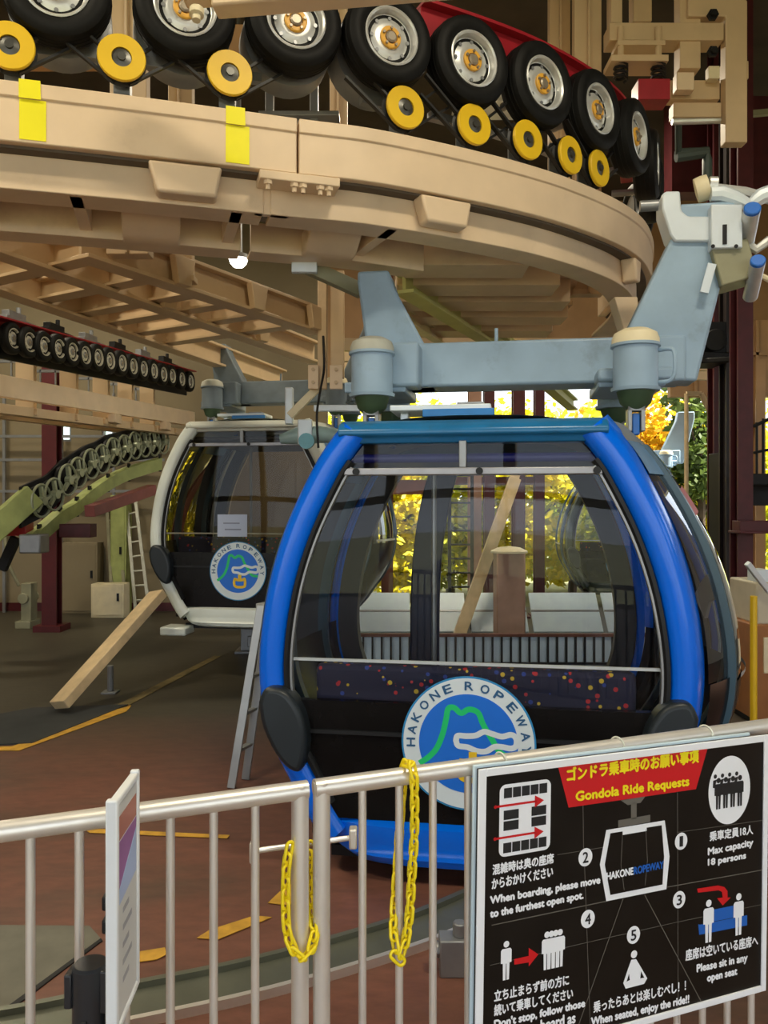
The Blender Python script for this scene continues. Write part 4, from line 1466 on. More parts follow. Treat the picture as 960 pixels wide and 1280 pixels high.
LAD = mat('pale_ladder', (.66, .66, .56), .45, metal=.2)
f0 = P(170, 760, 15.0); f1 = P(187, 760, 15.0)
f0.z = f1.z = 0
ladder('ladder', 'white ladder leaning on the back wall beside the white gondola', f0, f1, P(158, 625, 15.4), P(169, 622, 15.4), 7, LAD)
f0 = P(141, 735, 15.0); f1 = P(158, 733, 15.0)
f0.z = f1.z = 0
ladder('ladder', 'dark ladder leaning on the back wall behind the cream cabinet', f0, f1, P(134, 632, 15.5), P(147, 632, 15.5), 6, OLIVE)

# ------------------------------------------------------------------ things on the hall floor
# painted floor patch and markings
def floor_poly(px, z0, z1):
    m = MB()
    q = [PF(x, y) for x, y in px]
    return m.prism([(p.x, p.y) for p in q], (0, 0, z0), (1, 0, 0), (0, 1, 0), (0, 0, z1 - z0))


struct(floor_poly([(-160, 1156), (112, 1158), (126, 1174), (-60, 1310), (-300, 1310)], .0, .004).build('floor_patch', mat('grey_green_concrete', (.16, .155, .12), .7, var=.15, scale=6), smooth=0))
struct(floor_poly([(126, 1174), (128, 1177), (-56, 1316), (-60, 1310)], .0, .006).build('floor_joint', DARK, smooth=0))
solo(floor_poly([(-60, 905), (42, 886), (160, 882), (40, 930), (-60, 935)], .002, .014), 'floor_mat', mat('black_mat', (.028, .032, .034), .6, var=.2), 'dark grey floor mat with yellow edge under the foot of the timber plank', 'mat', loc=PF(60, 905))
YP = mat('yellow_floor_paint', (.60, .33, .035), .6, var=.25, scale=9)
for px, lab in (([(-40, 934), (15, 934), (118, 894), (164, 883), (158, 890), (24, 939), (-40, 939)], 'long yellow floor line along the front edge of the dark mat'),
                ([(104, 883), (164, 882), (150, 886), (112, 885)], 'short yellow floor line at the far corner of the dark mat'),
                ([(106, 1038), (112, 1037), (287, 1045), (284, 1049), (112, 1042)], 'thin straight yellow floor line behind the left fence'),
                ([(142, 884), (268, 820), (276, 821), (154, 886)], 'faded yellow floor line running from the dark mat towards the white gondola'),
                ([(168, 1192), (206, 1186), (209, 1194), (196, 1201), (166, 1205)], 'yellow floor dash beside the white notice panel'),
                ([(246, 1174), (262, 1164), (318, 1146), (340, 1148), (272, 1176)], 'long yellow floor dash in the middle of the left fence'),
                ([(335, 1130), (356, 1110), (385, 1098), (392, 1106), (362, 1133)], 'yellow floor dash behind the fence posts with the chain')):
    c = PF(*px[0])
    solo(floor_poly(px, .004, .007), 'floor_stripe', mat('faded_floor_paint', (.20, .15, .055), .65, var=.3, scale=9) if lab.startswith('faded') else YP, lab, 'floor marking', loc=c, smooth=0)
# curved stainless guide track
TRM = mat('track_steel', (.16, .17, .13), .38, metal=.4, var=.15, scale=5)
tp = catmull([PF(-200, 1330), PF(0, 1300), PF(150, 1268), PF(300, 1236), PF(412, 1206), PF(525, 1170), PF(594, 1140), PF(680, 1098), PF(740, 1066)], 8)
trk = thing('guide_track', 'curved grey steel guide track on the floor behind the fence', 'track', tuple(PF(400, 1215)))
fr_ = []
for i, p in enumerate(tp):
    a = tp[max(0, i - 1)]; b = tp[min(len(tp) - 1, i + 1)]
    t = (b - a).normalized()
    fr_.append((p, Vector((t.y, -t.x, 0)), Vector((0, 0, 1))))
MB().sweep(fr_, [(-.10, 0), (.10, 0), (.10, .03), (-.10, .03)]).build('track_bed', TRM, trk, bevel=.004)
MB().sweep(fr_, [(-.13, 0), (-.10, 0), (-.10, .055), (-.13, .055)]).build('track_lip', TRM, trk)
MB().sweep(fr_, [(.09, 0), (.115, 0), (.115, .04), (.09, .04)]).build('track_lip', STAINLESS, trk)
m = MB()
c = PF(566, 1215)
m.bx(c.x - .06, c.x + .06, c.y - .05, c.y + .05, 0, .16)
m.cyl((c.x - .10, c.y, .10), (c.x + .12, c.y, .10), .035, 12)
m.cyl((c.x + .03, c.y, .16), (c.x + .03, c.y, .22), .03, 12)
solo(m, 'track_switch', GREYST, 'small grey switch unit on the floor under the gondola', 'switch', loc=(c.x, c.y, 0), bevel=.006)

# timber plank leaning against the white gondola, and the short post behind it
pk = MB()
a = PF(74, 893)
a.z = .02
b = P(198, 742, 9.15)
pk.beam(a + Vector((0, 0, .07)), b, .23, .10, up=(-.5, -.6, .6))
solo(pk, 'timber_plank', WOODP, 'pale timber plank leaning from the dark mat up to the white gondola', 'plank', loc=a, bevel=.008)
m = MB()
c = PF(138, 866)
m.bx(c.x - .08, c.x + .08, c.y - .08, c.y + .08, 0, .02)
m.cyl((c.x, c.y, .02), (c.x, c.y, .30), .035, 12)
solo(m, 'floor_post', GREYST, 'short grey floor post behind the timber plank', 'post', loc=(c.x, c.y, 0), bevel=.004)
m = MB()
c = PF(318, 818)
m.bx(c.x - .28, c.x + .5, c.y, c.y + .4, 0, .04)
m.bx(c.x - .2, c.x + .2, c.y + .05, c.y + .35, .04, .36)
m.bx(c.x - .1, c.x + .05, c.y, c.y + .1, .1, .25)
solo(m, 'floor_stand', GREYST, 'grey support stand on the floor below the white gondola', 'stand', loc=(c.x, c.y, 0), bevel=.01)
# stepladder
st = thing('stepladder', 'grey aluminium stepladder standing behind the left edge of the blue gondola', 'ladder', tuple(PF(300, 980)))
LM = mat('grey_ladder', (.40, .41, .40), .4, metal=.4, var=.1)
A0, A1 = PF(289, 985), PF(307, 974)
top = Vector((-.90, 6.05, 1.3))
dlt = (A1 - A0)
B0, B1 = top - dlt * .30, top + dlt * .30
for p, q in ((A0, B0), (A1, B1)):
    MB().beam(p, q, .06, .035, up=(0, 1, 0)).build('side_rail', LM, st, bevel=.004)
for i in range(4):
    f = .2 + .2 * i
    MB().beam(A0.lerp(B0, f), A1.lerp(B1, f), .05, .02).build('step', LM, st, bevel=.003)
C0, C1 = Vector((-.62, 6.0, .0)), Vector((-.52, 6.35, .0))
for p, q in ((C0, B0), (C1, B1)):
    MB().beam(p, q, .04, .025, up=(0, 1, 0)).build('rear_leg', LM, st, bevel=.003)
MB().beam(B0, B1, .09, .03).build('top_cap', LM, st, bevel=.004)

# ------------------------------------------------------------------ raised queue platform and fence
PLZ = .45
struct(MB().bx(-4.5, 4.5, -4.9, 2.32, 0, PLZ).build('floor_platform', mat('brown_tile', (.22, .13, .075), .5, var=.12, scale=8)))


def fence_pt(px):
    """the point of the fence line seen at column px"""
    k = (px - 480) / 1000
    Y = 1.754 / (1 - .404 * k)
    return Vector((k * Y, Y, 0))


FD = Vector((1, .404, 0)).normalized()
FN = Vector((FD.y, -FD.x, 0))          # towards the camera
ZT = 1.47


def baluster_fence(name, label, pxa, pxb, bal, posts):
    a, b = fence_pt(pxa), fence_pt(pxb)
    root = thing(name, label, 'fence', (a.x, a.y, PLZ), 0, 'steel fence bays')
    za = ZT - .019
    MB().cyl(a + Vector((0, 0, za)), b + Vector((0, 0, za)), .0195, 20).build('top_rail', STAINLESS, root, smooth=50)
    MB().cyl(a + Vector((0, 0, PLZ + .10)), b + Vector((0, 0, PLZ + .10)), .017, 16).build('bottom_rail', STAINLESS, root, smooth=50)
    for px in posts:
        p = fence_pt(px)
        MB().cyl(p + Vector((0, 0, PLZ)), p + Vector((0, 0, za + .012)), .0185, 20).build('post', STAINLESS, root, smooth=50)
        MB().lathe([(.05, 0), (.05, .008), (0, .008)], p + Vector((0, 0, PLZ)), (0, 0, 1), 20).build('foot_plate', STAINLESS, root)
    for px in bal:
        p = fence_pt(px)
        MB().cyl(p + Vector((0, 0, PLZ + .10)), p + Vector((0, 0, za)), .0088, 14).build('baluster', STAINLESS, root, smooth=50)
    return root


fl_ = baluster_fence('baluster_fence', 'steel tube fence bay left of the two posts with the chain', -330, 384, [-290, -218, -148, -84, -20, 38, 99, 157, 213, 267, 319], (-322, 375))
frt = baluster_fence('baluster_fence', 'steel tube fence bay on the right that carries the black sign', 393, 1120, [453, 499, 541, 585, 628, 668, 706, 743, 779, 813, 846, 878, 909, 939, 968, 997, 1025, 1052, 1080], (402, 1112))
lb = MB()
p, q = fence_pt(312) + Vector((0, .06, 1.315)), fence_pt(440) + Vector((0, .07, 1.305))
lb.cyl(p, q, .006, 10)
lb.build('latch_bar', STAINLESS, frt)
for w_ in (p, q):
    MB().box(w_, (.018, .03, .045)).build('latch_plate', STAINLESS, frt, bevel=.004)


# ------------------------------------------------------------------ yellow plastic chains
def chain(name, label, path, n):
    """n links hung along the path"""
    pts = catmull(path, 12)
    L = [0]
    for i in range(1, len(pts)): L.append(L[-1] + (pts[i] - pts[i - 1]).length)

    def at(d):
        d = max(0, min(d, L[-1]))
        for i in range(1, len(pts)):
            if L[i] >= d:
                t = (d - L[i - 1]) / max(1e-9, L[i] - L[i - 1])
                return pts[i - 1].lerp(pts[i], t), (pts[i] - pts[i - 1]).normalized()
        return pts[-1], (pts[-1] - pts[-2]).normalized()
    root = thing(name, label, 'chain', tuple(path[0]))
    lk = []
    hl, hw = .0125, .0085
    for k in range(9): lk.append(Vector((hw * math.cos(math.pi * k / 8), 0, hl + hw * math.sin(math.pi * k / 8))))
    for k in range(9): lk.append(Vector((-hw * math.cos(math.pi * k / 8), 0, -hl - hw * math.sin(math.pi * k / 8))))
    base = MB().tube(lk, .0037, 8, closed=True)
    step = L[-1] / n
    me0 = None
    for i in range(n):
        p, t = at((i + .5) * step)
        z = t
        x = Vector((1, 0, 0)) - z * z.x
        if x.length < .2: x = Vector((0, 1, 0)) - z * z.y
        x.normalize()
        y = z.cross(x)
        an = R(35) if i % 2 else R(-50)
        x2 = x * math.cos(an) + y * math.sin(an)
        y2 = z.cross(x2)
        M = Matrix((x2, y2, z)).transposed().to_4x4()
        M.translation = p - Vector(path[0])
        if me0 is None:
            o = base.build('link', CHAINY, root, world=False, smooth=60)
            me0 = o.data
        else:
            o = bpy.data.objects.new('link', me0)
            link(o)
            o.parent = root
        o.matrix_local = M
    return root


def FP(px, py, off):
    """a point off metres in front of the fence line, seen at a pixel"""
    k = (px - 480) / 1000
    kz = (py - 632) / 1000
    # plane: (p - base).FN = off
    base = Vector((0, 1.754, 0)) + FN * off
    d = Vector((k, 1, -kz))
    t = base.dot(FN) / d.dot(FN)
    p = d * t
    return Vector((p.x, p.y, CAMZ + p.z))


chain('plastic_chain', 'yellow plastic chain loop hung round the end post of the left fence bay',
      [FP(362, 1058, .012), FP(358, 1085, .014), FP(357, 1120, .016), FP(358, 1155, .02), FP(363, 1178, .026), FP(371, 1191, .032), FP(379, 1195, .034), FP(387, 1188, .03), FP(392, 1174, .02), FP(392, 1155, .0), FP(389, 1130, -.02), FP(388, 1100, -.028), FP(388, 1072, -.03), FP(389, 1056, -.05)], 20)
chain('plastic_chain', 'long yellow plastic chain draped over the rail of the right fence bay',
      [FP(495, 1186, .022), FP(492, 1160, .004), FP(494, 1120, -.018), FP(498, 1060, -.025), FP(502, 1000, -.03), FP(504, 975, -.029), FP(505, 960, -.016), FP(508, 955, .0), FP(513, 957, .02), FP(517, 966, .029), FP(518, 990, .028), FP(518, 1040, .024), FP(515, 1090, .022), FP(512, 1140, .022), FP(508, 1170, .024), FP(503, 1190, .026), FP(498, 1198, .027), FP(494, 1192, .027)], 36)

# ------------------------------------------------------------------ black sign on the fence
SA = FP(597, 961, .040)
SD, SN = (FD + Vector((0, 0, -.0165))).normalized(), FN
SU = (Vector((0, 0, 1)) + FD * .0165).normalized()


def S(px, py, lift=0.0):
    k = (px - 480) / 1000
    kz = (py - 632) / 1000
    d = Vector((k, 1, -kz))
    base = Vector((0, 1.754, 0)) + FN * .040
    t = base.dot(FN) / d.dot(FN)
    p = d * t + Vector((0, 0, CAMZ)) - SA
    return (p.dot(SD), p.dot(SU))


SW, SH = S(957, 1080)[0], .675
sg = thing('ride_sign', 'black sign board of ride requests in a white frame tied to the fence', 'sign', tuple(SA + Vector((0, 0, -SH))))
BLK = mat('sign_black', (.007, .006, .005), .3, var=.3, scale=8, spec=.3)
SWH = mat('sign_white', (.88, .90, .92), .45, var=.02)
SRED = mat('sign_red', (.62, .008, .012), .4, var=.03)
SYEL = mat('sign_yellow', (.95, .78, .01), .4, var=.02)
SBLU = mat('sign_blue', (.01, .12, .50), .4, var=.03)
SGRY = mat('sign_line_grey', (.13, .12, .10), .5, var=.05)
SINK = mat('sign_ink', (.012, .014, .016), .4, var=.05)


def sq(pts, lift, th=None):
    m = MB()
    return m.flat(pts, SA + FN * lift, SD, SU)


def frame_box(u0, u1, v0, v1, d0, d1, name, mt):
    o = SA + FN * d0
    return MB().prism([(u0, v0), (u1, v0), (u1, v1), (u0, v1)], o, SD, SU, FN * (d1 - d0))


frame_box(-.008, SW - .055, -SH - .010, .007, -.012, -.004, '', None).build('backing_board', mat('pale_frame_blue', (.55, .68, .74), .4, var=.03), sg, bevel=.003)
frame_box(0, SW, -SH, 0, -.004, .002, '', None).build('sign_panel', BLK, sg, bevel=.001)
bw = .020
for nm, a in (('frame_edge', (0, bw, -SH, 0)), ('frame_edge', (SW - .016, SW, -SH, 0)), ('frame_edge', (bw, SW - .016, -.018, 0)), ('frame_edge', (bw, SW - .016, -SH, -SH + .016))):
    frame_box(*a, .002, .007, '', None).build(nm, SWH, sg, bevel=.0015)
L1, L2, L3 = .0026, .0032, .0038


def SQ(px): return [S(x, y) for x, y in px]


def sign_poly(name, mt, px, lift=L1, parent=sg):
    return sq(SQ(px), lift).build(name, mt, parent, smooth=0)


def sign_line(mb, a, b, w, lift):
    p, q = Vector(S(*a)), Vector(S(*b))
    t = (q - p).normalized()
    n = Vector((-t.y, t.x)) * w / 2
    mb.flat([tuple(p + n), tuple(q + n), tuple(q - n), tuple(p - n)], SA + FN * lift, SD, SU)
    return mb


def sign_disc(mb, c, r, lift, n=40, a=1.0):
    mb.flat([(c[0] + r * a * math.cos(2 * math.pi * i / n), c[1] + r * math.sin(2 * math.pi * i / n)) for i in range(n)], SA + FN * lift, SD, SU)
    return mb


def sign_text(name, s, mt, a, b, hpx, bold=.0, lift=L2, parent=sg, slant=0):
    """baseline from pixel a to pixel b, letter height hpx pixels"""
    p, q = Vector(S(*a)), Vector(S(*b))
    p2 = Vector(S(a[0], a[1] - hpx))
    v = p2 - p
    u = (q - p).normalized()
    m = MB()
    O = SA + SD * p.x + SU * p.y + FN * lift
    U = SD * u.x + SU * u.y
    V = SD * (v.normalized().x + slant) + SU * v.normalized().y
    put_text(m, s, O, U, V, (q - p).length, v.length, bold, FN)
    return m.build(name, mt, parent, smooth=0)


# thin grey perspective lines of the drawn cabin interior
m = MB()
for a, b, w_ in (((614, 1156), (757, 1126), .0022), ((830, 1109), (952, 1087), .0022), ((728, 1004), (729, 1080), .0015), ((730, 1082), (737, 1279), .0015), ((846, 990), (847, 1278), .0015),
                 ((612, 1206), (735, 1177), .0012), ((735, 1177), (846, 1152), .0012), ((846, 1152), (952, 1130), .0012), ((696, 1068), (770, 1056), .0012), ((846, 1040), (952, 1025), .0012),
                 ((778, 1123), (722, 1282), .002), ((805, 1118), (876, 1252), .002)):
    sign_line(m, a, b, w_, .0023)
m.build('drawn_lines', SGRY, sg, smooth=0)
# red banner and its words
ban = sign_poly('red_banner', SRED, [(696, 955), (885, 930), (869, 986), (710, 1009)])
sign_text('lettering', 'ゴンドラ乗車時のお願い事項', SYEL, (708, 975), (872, 951), 17, .0016, L2, ban)
sign_text('lettering', 'Gondola Ride Requests', SYEL, (719, 1000.5), (860, 981), 15, .0014, L2, ban)
# seating plan
u0, v1 = S(624, 982); u1, _ = S(688, 973); _, v0 = S(624, 1071)


def rrect(u0, u1, v0, v1, r, n=5):
    out = []
    for cx, cy, a0 in ((u1 - r, v1 - r, 0), (u0 + r, v1 - r, 90), (u0 + r, v0 + r, 180), (u1 - r, v0 + r, 270)):
        for i in range(n + 1):
            a = R(a0 + 90 * i / n)
            out.append((cx + r * math.cos(a), cy + r * math.sin(a)))
    return out


v1 = S(656, 977)[1]
v0 = S(656, 1066)[1]
plan = sq(rrect(u0, u1, v0, v1, .016), L1).build('seating_plan', SWH, sg, smooth=0)
uw = (u1 - u0)
vw = (v1 - v0)


def plan_seat(a, vv, w_, h_):
    MB().flat([(a, vv), (a + w_, vv), (a + w_, vv + h_), (a, vv + h_)], SA + FN * L2, SD, SU).build('plan_seat', SINK, plan, smooth=0)


for i in range(5):
    for vv in (v0 + vw * .05, v1 - vw * .19): plan_seat(u0 + uw * (.08 + .172 * i), vv, uw * .155, vw * .14)
for a0 in (.08, .62):
    for b0 in (.36, .51): plan_seat(u0 + uw * a0, v0 + vw * b0, uw * .29, vw * .13)
m = MB()
for f in (.71, .27):
    c = v0 + vw * f
    m.flat([(u0 - uw * .09, c - .0025), (u0 + uw * .72, c - .0025), (u0 + uw * .72, c + .0025), (u0 - uw * .09, c + .0025)], SA + FN * L3, SD, SU)
    m.flat([(u0 + uw * .68, c - .014), (u0 + uw * .86, c), (u0 + uw * .68, c + .014)], SA + FN * L3, SD, SU)
    sign_disc(m, (u0 - uw * .08, c), .004, L3, 12)
m.build('red_arrows', SRED, plan, smooth=0)
sign_text('lettering', '混雑時は奥の座席', SWH, (615, 1092), (691, 1077), 13, .0009)
sign_text('lettering', 'からおかけください', SWH, (614, 1110), (690, 1094), 13, .0009)
sign_text('lettering', 'When boarding, please move', SWH, (612, 1129), (749, 1103), 12, .0013)
sign_text('lettering', 'to the furthest open spot.', SWH, (612, 1146), (728, 1122), 12, .0013)
# numbers in circles
for ch, c in (('1', (850.5, 1051)), ('2', (731, 1071)), ('3', (848, 1124)), ('4', (734, 1148)), ('5', (791, 1168))):
    cc = S(*c)
    d = sign_disc(MB(), cc, .0215, L1, a=.92).build('number_disc', SWH, sg, smooth=0)
    m = MB()
    wd = .010 if ch == '1' else .0155
    put_text(m, ch, SA + SD * (cc[0] - wd / 2) + SU * (cc[1] - .0125) + FN * L2, SD, SU, wd, .025, .0006, FN)
    m.build('numeral', SINK, d, smooth=0)
# drawn cabin outline
dc = sign_poly('cabin_outline', SWH, [(757, 1037), (830, 1025), (836, 1070), (832, 1111), (757, 1126), (749, 1080)])
m = sq(SQ([(762, 1041), (826, 1031), (829, 1070), (827, 1105), (762, 1118), (755, 1080)]), L2)
m.build('cabin_inside', BLK, dc, smooth=0)
m = MB()
sign_line(m, (777, 1040), (775, 1080), .0015, L3)
sign_line(m, (775, 1080), (779, 1112), .0015, L3)
sign_line(m, (806, 1036), (808, 1075), .0015, L3)
sign_line(m, (808, 1075), (805, 1106), .0015, L3)
m.build('door_lines', SGRY, dc, smooth=0)
sign_poly('roof_tab', SWH, [(777, 1034), (807, 1029), (807, 1038), (777, 1043)], L3, dc)
sign_text('lettering', 'HAKONE', SWH, (757, 1099), (790, 1092), 9, .0009, .0042, dc)
sign_text('lettering', 'ROPEWAY', SBLU, (791, 1092), (828, 1084), 9, .0009, .0042, dc)
m = sq(SQ([(772, 1025), (812, 1018), (812, 1027), (772, 1034)]), .0024)
m.flat(SQ([(788, 1003), (795, 1002), (795, 1023), (788, 1024)]), SA + FN * .0024, SD, SU)
m.flat(SQ([(775, 1000), (806, 995), (800, 1003), (784, 1006)]), SA + FN * .0024, SD, SU)
m.build('drawn_hanger', SGRY, sg, smooth=0)


def figure(mb, c, h, lift, legs=True):
    """pictogram of a standing figure: c = middle of its foot line"""
    x, y = c
    q = h / 10.0
    sign_disc(mb, (x, y + 9.2 * q), .85 * q, lift, 18)
    mb.flat([(x - 1.6 * q, y + 7.6 * q), (x - 1.2 * q, y + 8.1 * q), (x + 1.2 * q, y + 8.1 * q), (x + 1.6 * q, y + 7.6 * q), (x + 1.6 * q, y + 4.4 * q), (x + 1.1 * q, y + 4.4 * q), (x + 1.0 * q, y + 4.2 * q),
             (x - 1.0 * q, y + 4.2 * q), (x - 1.1 * q, y + 4.4 * q), (x - 1.6 * q, y + 4.4 * q)], SA + FN * lift, SD, SU)
    for s in (-1, 1):
        mb.flat([(x + s * 1.0 * q, y + 4.2 * q), (x + s * .1 * q, y + 4.2 * q), (x + s * .15 * q, y), (x + s * .9 * q, y)][:: s], SA + FN * lift, SD, SU)
    return mb


# capacity disc with figures
cc = S(911, 987)
cd = sign_disc(MB(), cc, .088, L1, 56, .80).build('capacity_disc', SWH, sg, smooth=0)
m = MB()
for i, dx in enumerate((-.038, -.014, .010, .034)):
    figure(m, (cc[0] + dx, cc[1] - .045), .080, L2 + .0002 * i)
    sign_disc(m, (cc[0] + dx - .011, cc[1] + .040), .0055, L2, 14)
    m.flat([(cc[0] + dx - .018, cc[1] + .03), (cc[0] + dx - .006, cc[1] + .032), (cc[0] + dx - .012, cc[1] + .01), (cc[0] + dx - .019, cc[1] + .012)], SA + FN * L2, SD, SU)
m.build('standing_figures', SINK, cd, smooth=0)
sign_text('lettering', '乗車定員18人', SWH, (886, 1050), (940, 1041), 12, .0009)
sign_text('lettering', 'Max capacity', SWH, (884, 1068), (940, 1056), 11, .0013)
sign_text('lettering', '18 persons', SWH, (884, 1081), (931, 1072), 10, .0013)
# follow-on pictogram
a = S(631.5, 1224)
figure(MB(), a, .088, L2).build('white_figure', SWH, sg, smooth=0)
m = sq(SQ([(642, 1198), (660, 1194), (660, 1184), (672, 1192), (660, 1207), (660, 1202), (642, 1205)]), L2)
m.build('red_arrow', SRED, sg, smooth=0)
m = MB()
for i, px in enumerate((682, 687.5, 693, 698.5)):
    a = S(px, 1211 - .2 * (px - 682))
    figure(m, a, .088, L2 + .0003 * (3 - i))
m.build('white_figures', SWH, sg, smooth=0)
sign_text('lettering', '立ち止まらず前の方に', SWH, (617, 1250), (710, 1229), 14, .0009)
sign_text('lettering', '続いて乗車してください', SWH, (617, 1268), (715, 1246), 14, .0009)
sign_text('lettering', "Don't stop, follow those", SWH, (617, 1284), (730, 1257), 13, .0013)
sign_text('lettering', 'board as', SWH, (675, 1287), (718, 1277), 13, .0013)
# take-a-seat pictogram
sb = sign_poly('drawn_bench', SBLU, [(888, 1137), (918, 1131), (918, 1145), (933, 1143), (933, 1156), (873, 1168), (872, 1155), (888, 1152)])
sign_line(MB(), (873, 1155), (933, 1143), .0012, L2).build('bench_line', SINK, sb, smooth=0)
for px, py in ((884, 1177), (921.5, 1168)):
    a = S(px, py)
    figure(MB(), a, .108, L3).build('white_figure', SWH, sg, smooth=0)
m = sq(SQ([(870, 1110), (896, 1106), (904, 1108), (908, 1113), (908, 1121), (912, 1121), (902, 1131), (895, 1122), (902, 1121), (901, 1114), (897, 1112), (871, 1115)]), L3)
m.build('red_arrow', SRED, sg, smooth=0)
sign_text('lettering', '座席は空いている座席へ', SWH, (856, 1199), (946, 1180), 14, .0009)
sign_text('lettering', 'Please sit in any', SWH, (870, 1214), (933, 1200), 12, .0013)
sign_text('lettering', 'open seat', SWH, (883, 1226), (920, 1217), 10, .0013)
# seated figure
m = sign_disc(MB(), S(791.5, 1192), .0095, L2, 20)
m.flat(SQ([(788, 1199), (794, 1198), (800, 1208), (808, 1222), (804, 1229), (781, 1235), (778, 1228), (784, 1210)]), SA + FN * L2, SD, SU)
m.build('sitting_figure', SWH, sg, smooth=0)
m = sq(SQ([(785, 1216), (786, 1224), (782, 1226)]), L3)
m.flat(SQ([(800, 1213), (804, 1221), (799, 1222)]), SA + FN * L3, SD, SU)
m.build('arm_gap', BLK, sg, smooth=0)
sign_text('lettering', '乗ったらあとは楽しむべし！！', SWH, (741, 1264), (856, 1236), 14, .0009)
sign_text('lettering', 'When seated, enjoy the ride!!', SWH, (738, 1281), (860, 1252), 13, .0013)
# cable ties over the rail
for px in (626, 772, 882):
    o = fence_pt(px)
    ring = [o + Vector((0, 0, ZT - .019)) + (FN * math.cos(a) + Vector((0, 0, 1)) * math.sin(a)) * .0235 + FD * (.004 * math.cos(a)) for a in [2 * math.pi * i / 20 for i in range(20)]]
    tie = MB().tube(ring, .0022, 6, closed=True)
    tie.tube([o + FN * .0215 + Vector((0, 0, ZT - .012)), o + FN * .026 + Vector((0, 0, ZT - .05)) + FD * .004], .002, 6)
    tie.build('cable_tie', mat('pale_tie', (.75, .76, .66), .4), sg)

# ------------------------------------------------------------------ notice holder and black stanchion at the left
n0, n1 = P(140, 1003, 1.33), P(169, 963, 1.485)
dv = Vector((n1.x - n0.x, n1.y - n0.y, 0))
NW = dv.length
ND = dv.normalized()
NN = Vector((ND.y, -ND.x, 0))
ztop, zbot = n0.z, n0.z - .395
nh = thing('notice_holder', 'white framed notice panel seen edge on, standing at the left in front of the fence', 'notice', (n0.x, n0.y, PLZ))
o = Vector((n0.x, n0.y, 0))


def nbox(u0, u1, z0, z1, d0, d1): return MB().prism([(u0, z0), (u1, z0), (u1, z1), (u0, z1)], o + NN * d0, ND, (0, 0, 1), NN * (d1 - d0))


nbox(.004, NW - .004, zbot, ztop - .005, -.006, .004).build('backing', WHITE, nh)
nbox(-.005, .010, zbot - .005, ztop + .004, -.010, .010).build('frame_edge', WHITE, nh, bevel=.003)
nbox(NW - .008, NW + .004, zbot, ztop + .004, -.008, .008).build('frame_edge', WHITE, nh, bevel=.003)
nbox(.010, NW - .008, ztop - .012, ztop, -.008, .008).build('frame_edge', WHITE, nh, bevel=.003)
nbox(.010, NW - .008, zbot, zbot + .012, -.008, .008).build('frame_edge', WHITE, nh, bevel=.003)
sheet = nbox(.012, NW - .010, zbot + .014, ztop - .014, .004, .0048).build('printed_sheet', mat('sheet_grey_white', (.62, .63, .62), .5, var=.05), nh)
nbox(.02, NW - .014, ztop - .075, ztop - .035, .0048, .0054).build('printed_block', mat('print_red_brown', (.45, .17, .12), .5), sheet)
m = MB().prism([(.02, ztop - .16), (.02, ztop - .078), (NW - .014, ztop - .078), (NW - .014, ztop - .095)], o + NN * .0048, ND, (0, 0, 1), NN * .0006)
m.build('printed_block', mat('print_purple', (.32, .13, .34), .5), sheet)
m = MB().prism([(.02, ztop - .185), (.02, ztop - .162), (NW - .014, ztop - .097), (NW - .014, ztop - .175)], o + NN * .0048, ND, (0, 0, 1), NN * .0006)
m.build('printed_block', mat('print_pale_blue', (.40, .50, .75), .5), sheet)
m = MB()
for i in range(5):
    m.prism([(.05, ztop - .21 - .03 * i), (.09 + .02 * (i % 2), ztop - .21 - .03 * i), (.09 + .02 * (i % 2), ztop - .20 - .03 * i), (.05, ztop - .20 - .03 * i)], o + NN * .0048, ND, (0, 0, 1), NN * .0004)
m.build('printed_lines', mat('print_grey', (.36, .37, .40), .5), sheet)
for z in (1.335, 1.375):
    nbox(.05, .10, z - .025, z, -.032, -.010).build('clamp', DARK, nh, bevel=.004)
pz = o + ND * (NW * .5) - NN * .02
MB().cyl((pz.x, pz.y, PLZ + .02), (pz.x, pz.y, zbot + .05), .012, 12).build('stem', DARK, nh)
MB().lathe([(.14, 0), (.14, .012), (.03, .03), (0, .03)], (pz.x, pz.y, PLZ), (0, 0, 1), 28).build('base', DARK, nh)
sc_ = P(113, 1240, 1.42)
sn = thing('belt_stanchion', 'black belt barrier stanchion beside the white notice panel', 'stanchion', (sc_.x, sc_.y, PLZ))
BLKP = mat('stanchion_black', (.018, .02, .024), .35, var=.1)
zt = P(113, 1203, 1.42).z
MB().lathe([(.026, PLZ + .02), (.026, zt - .15), (.031, zt - .15), (.031, zt - .005), (.027, zt), (.012, zt + .002), (0, zt + .002)], (sc_.x, sc_.y, 0), (0, 0, 1), 28).build('post_body', BLKP, sn)
MB().lathe([(.15, PLZ), (.15, PLZ + .015), (.03, PLZ + .03), (0, PLZ + .03)], (sc_.x, sc_.y, 0), (0, 0, 1), 28).build('base', BLKP, sn)
MB().bx(sc_.x - .040, sc_.x - .026, sc_.y - .02, sc_.y + .02, zt - .072, zt - .012).build('belt_clip', BLKP, sn, bevel=.003)
MB().bx(sc_.x + .022, sc_.x + .036, sc_.y - .02, sc_.y + .02, zt - .08, zt - .005).build('belt_clip', BLKP, sn, bevel=.003)
MB().bx(sc_.x - .006, sc_.x + .006, sc_.y - .034, sc_.y - .028, zt - .12, zt - .085).build('button', DARK, sn, bevel=.002)

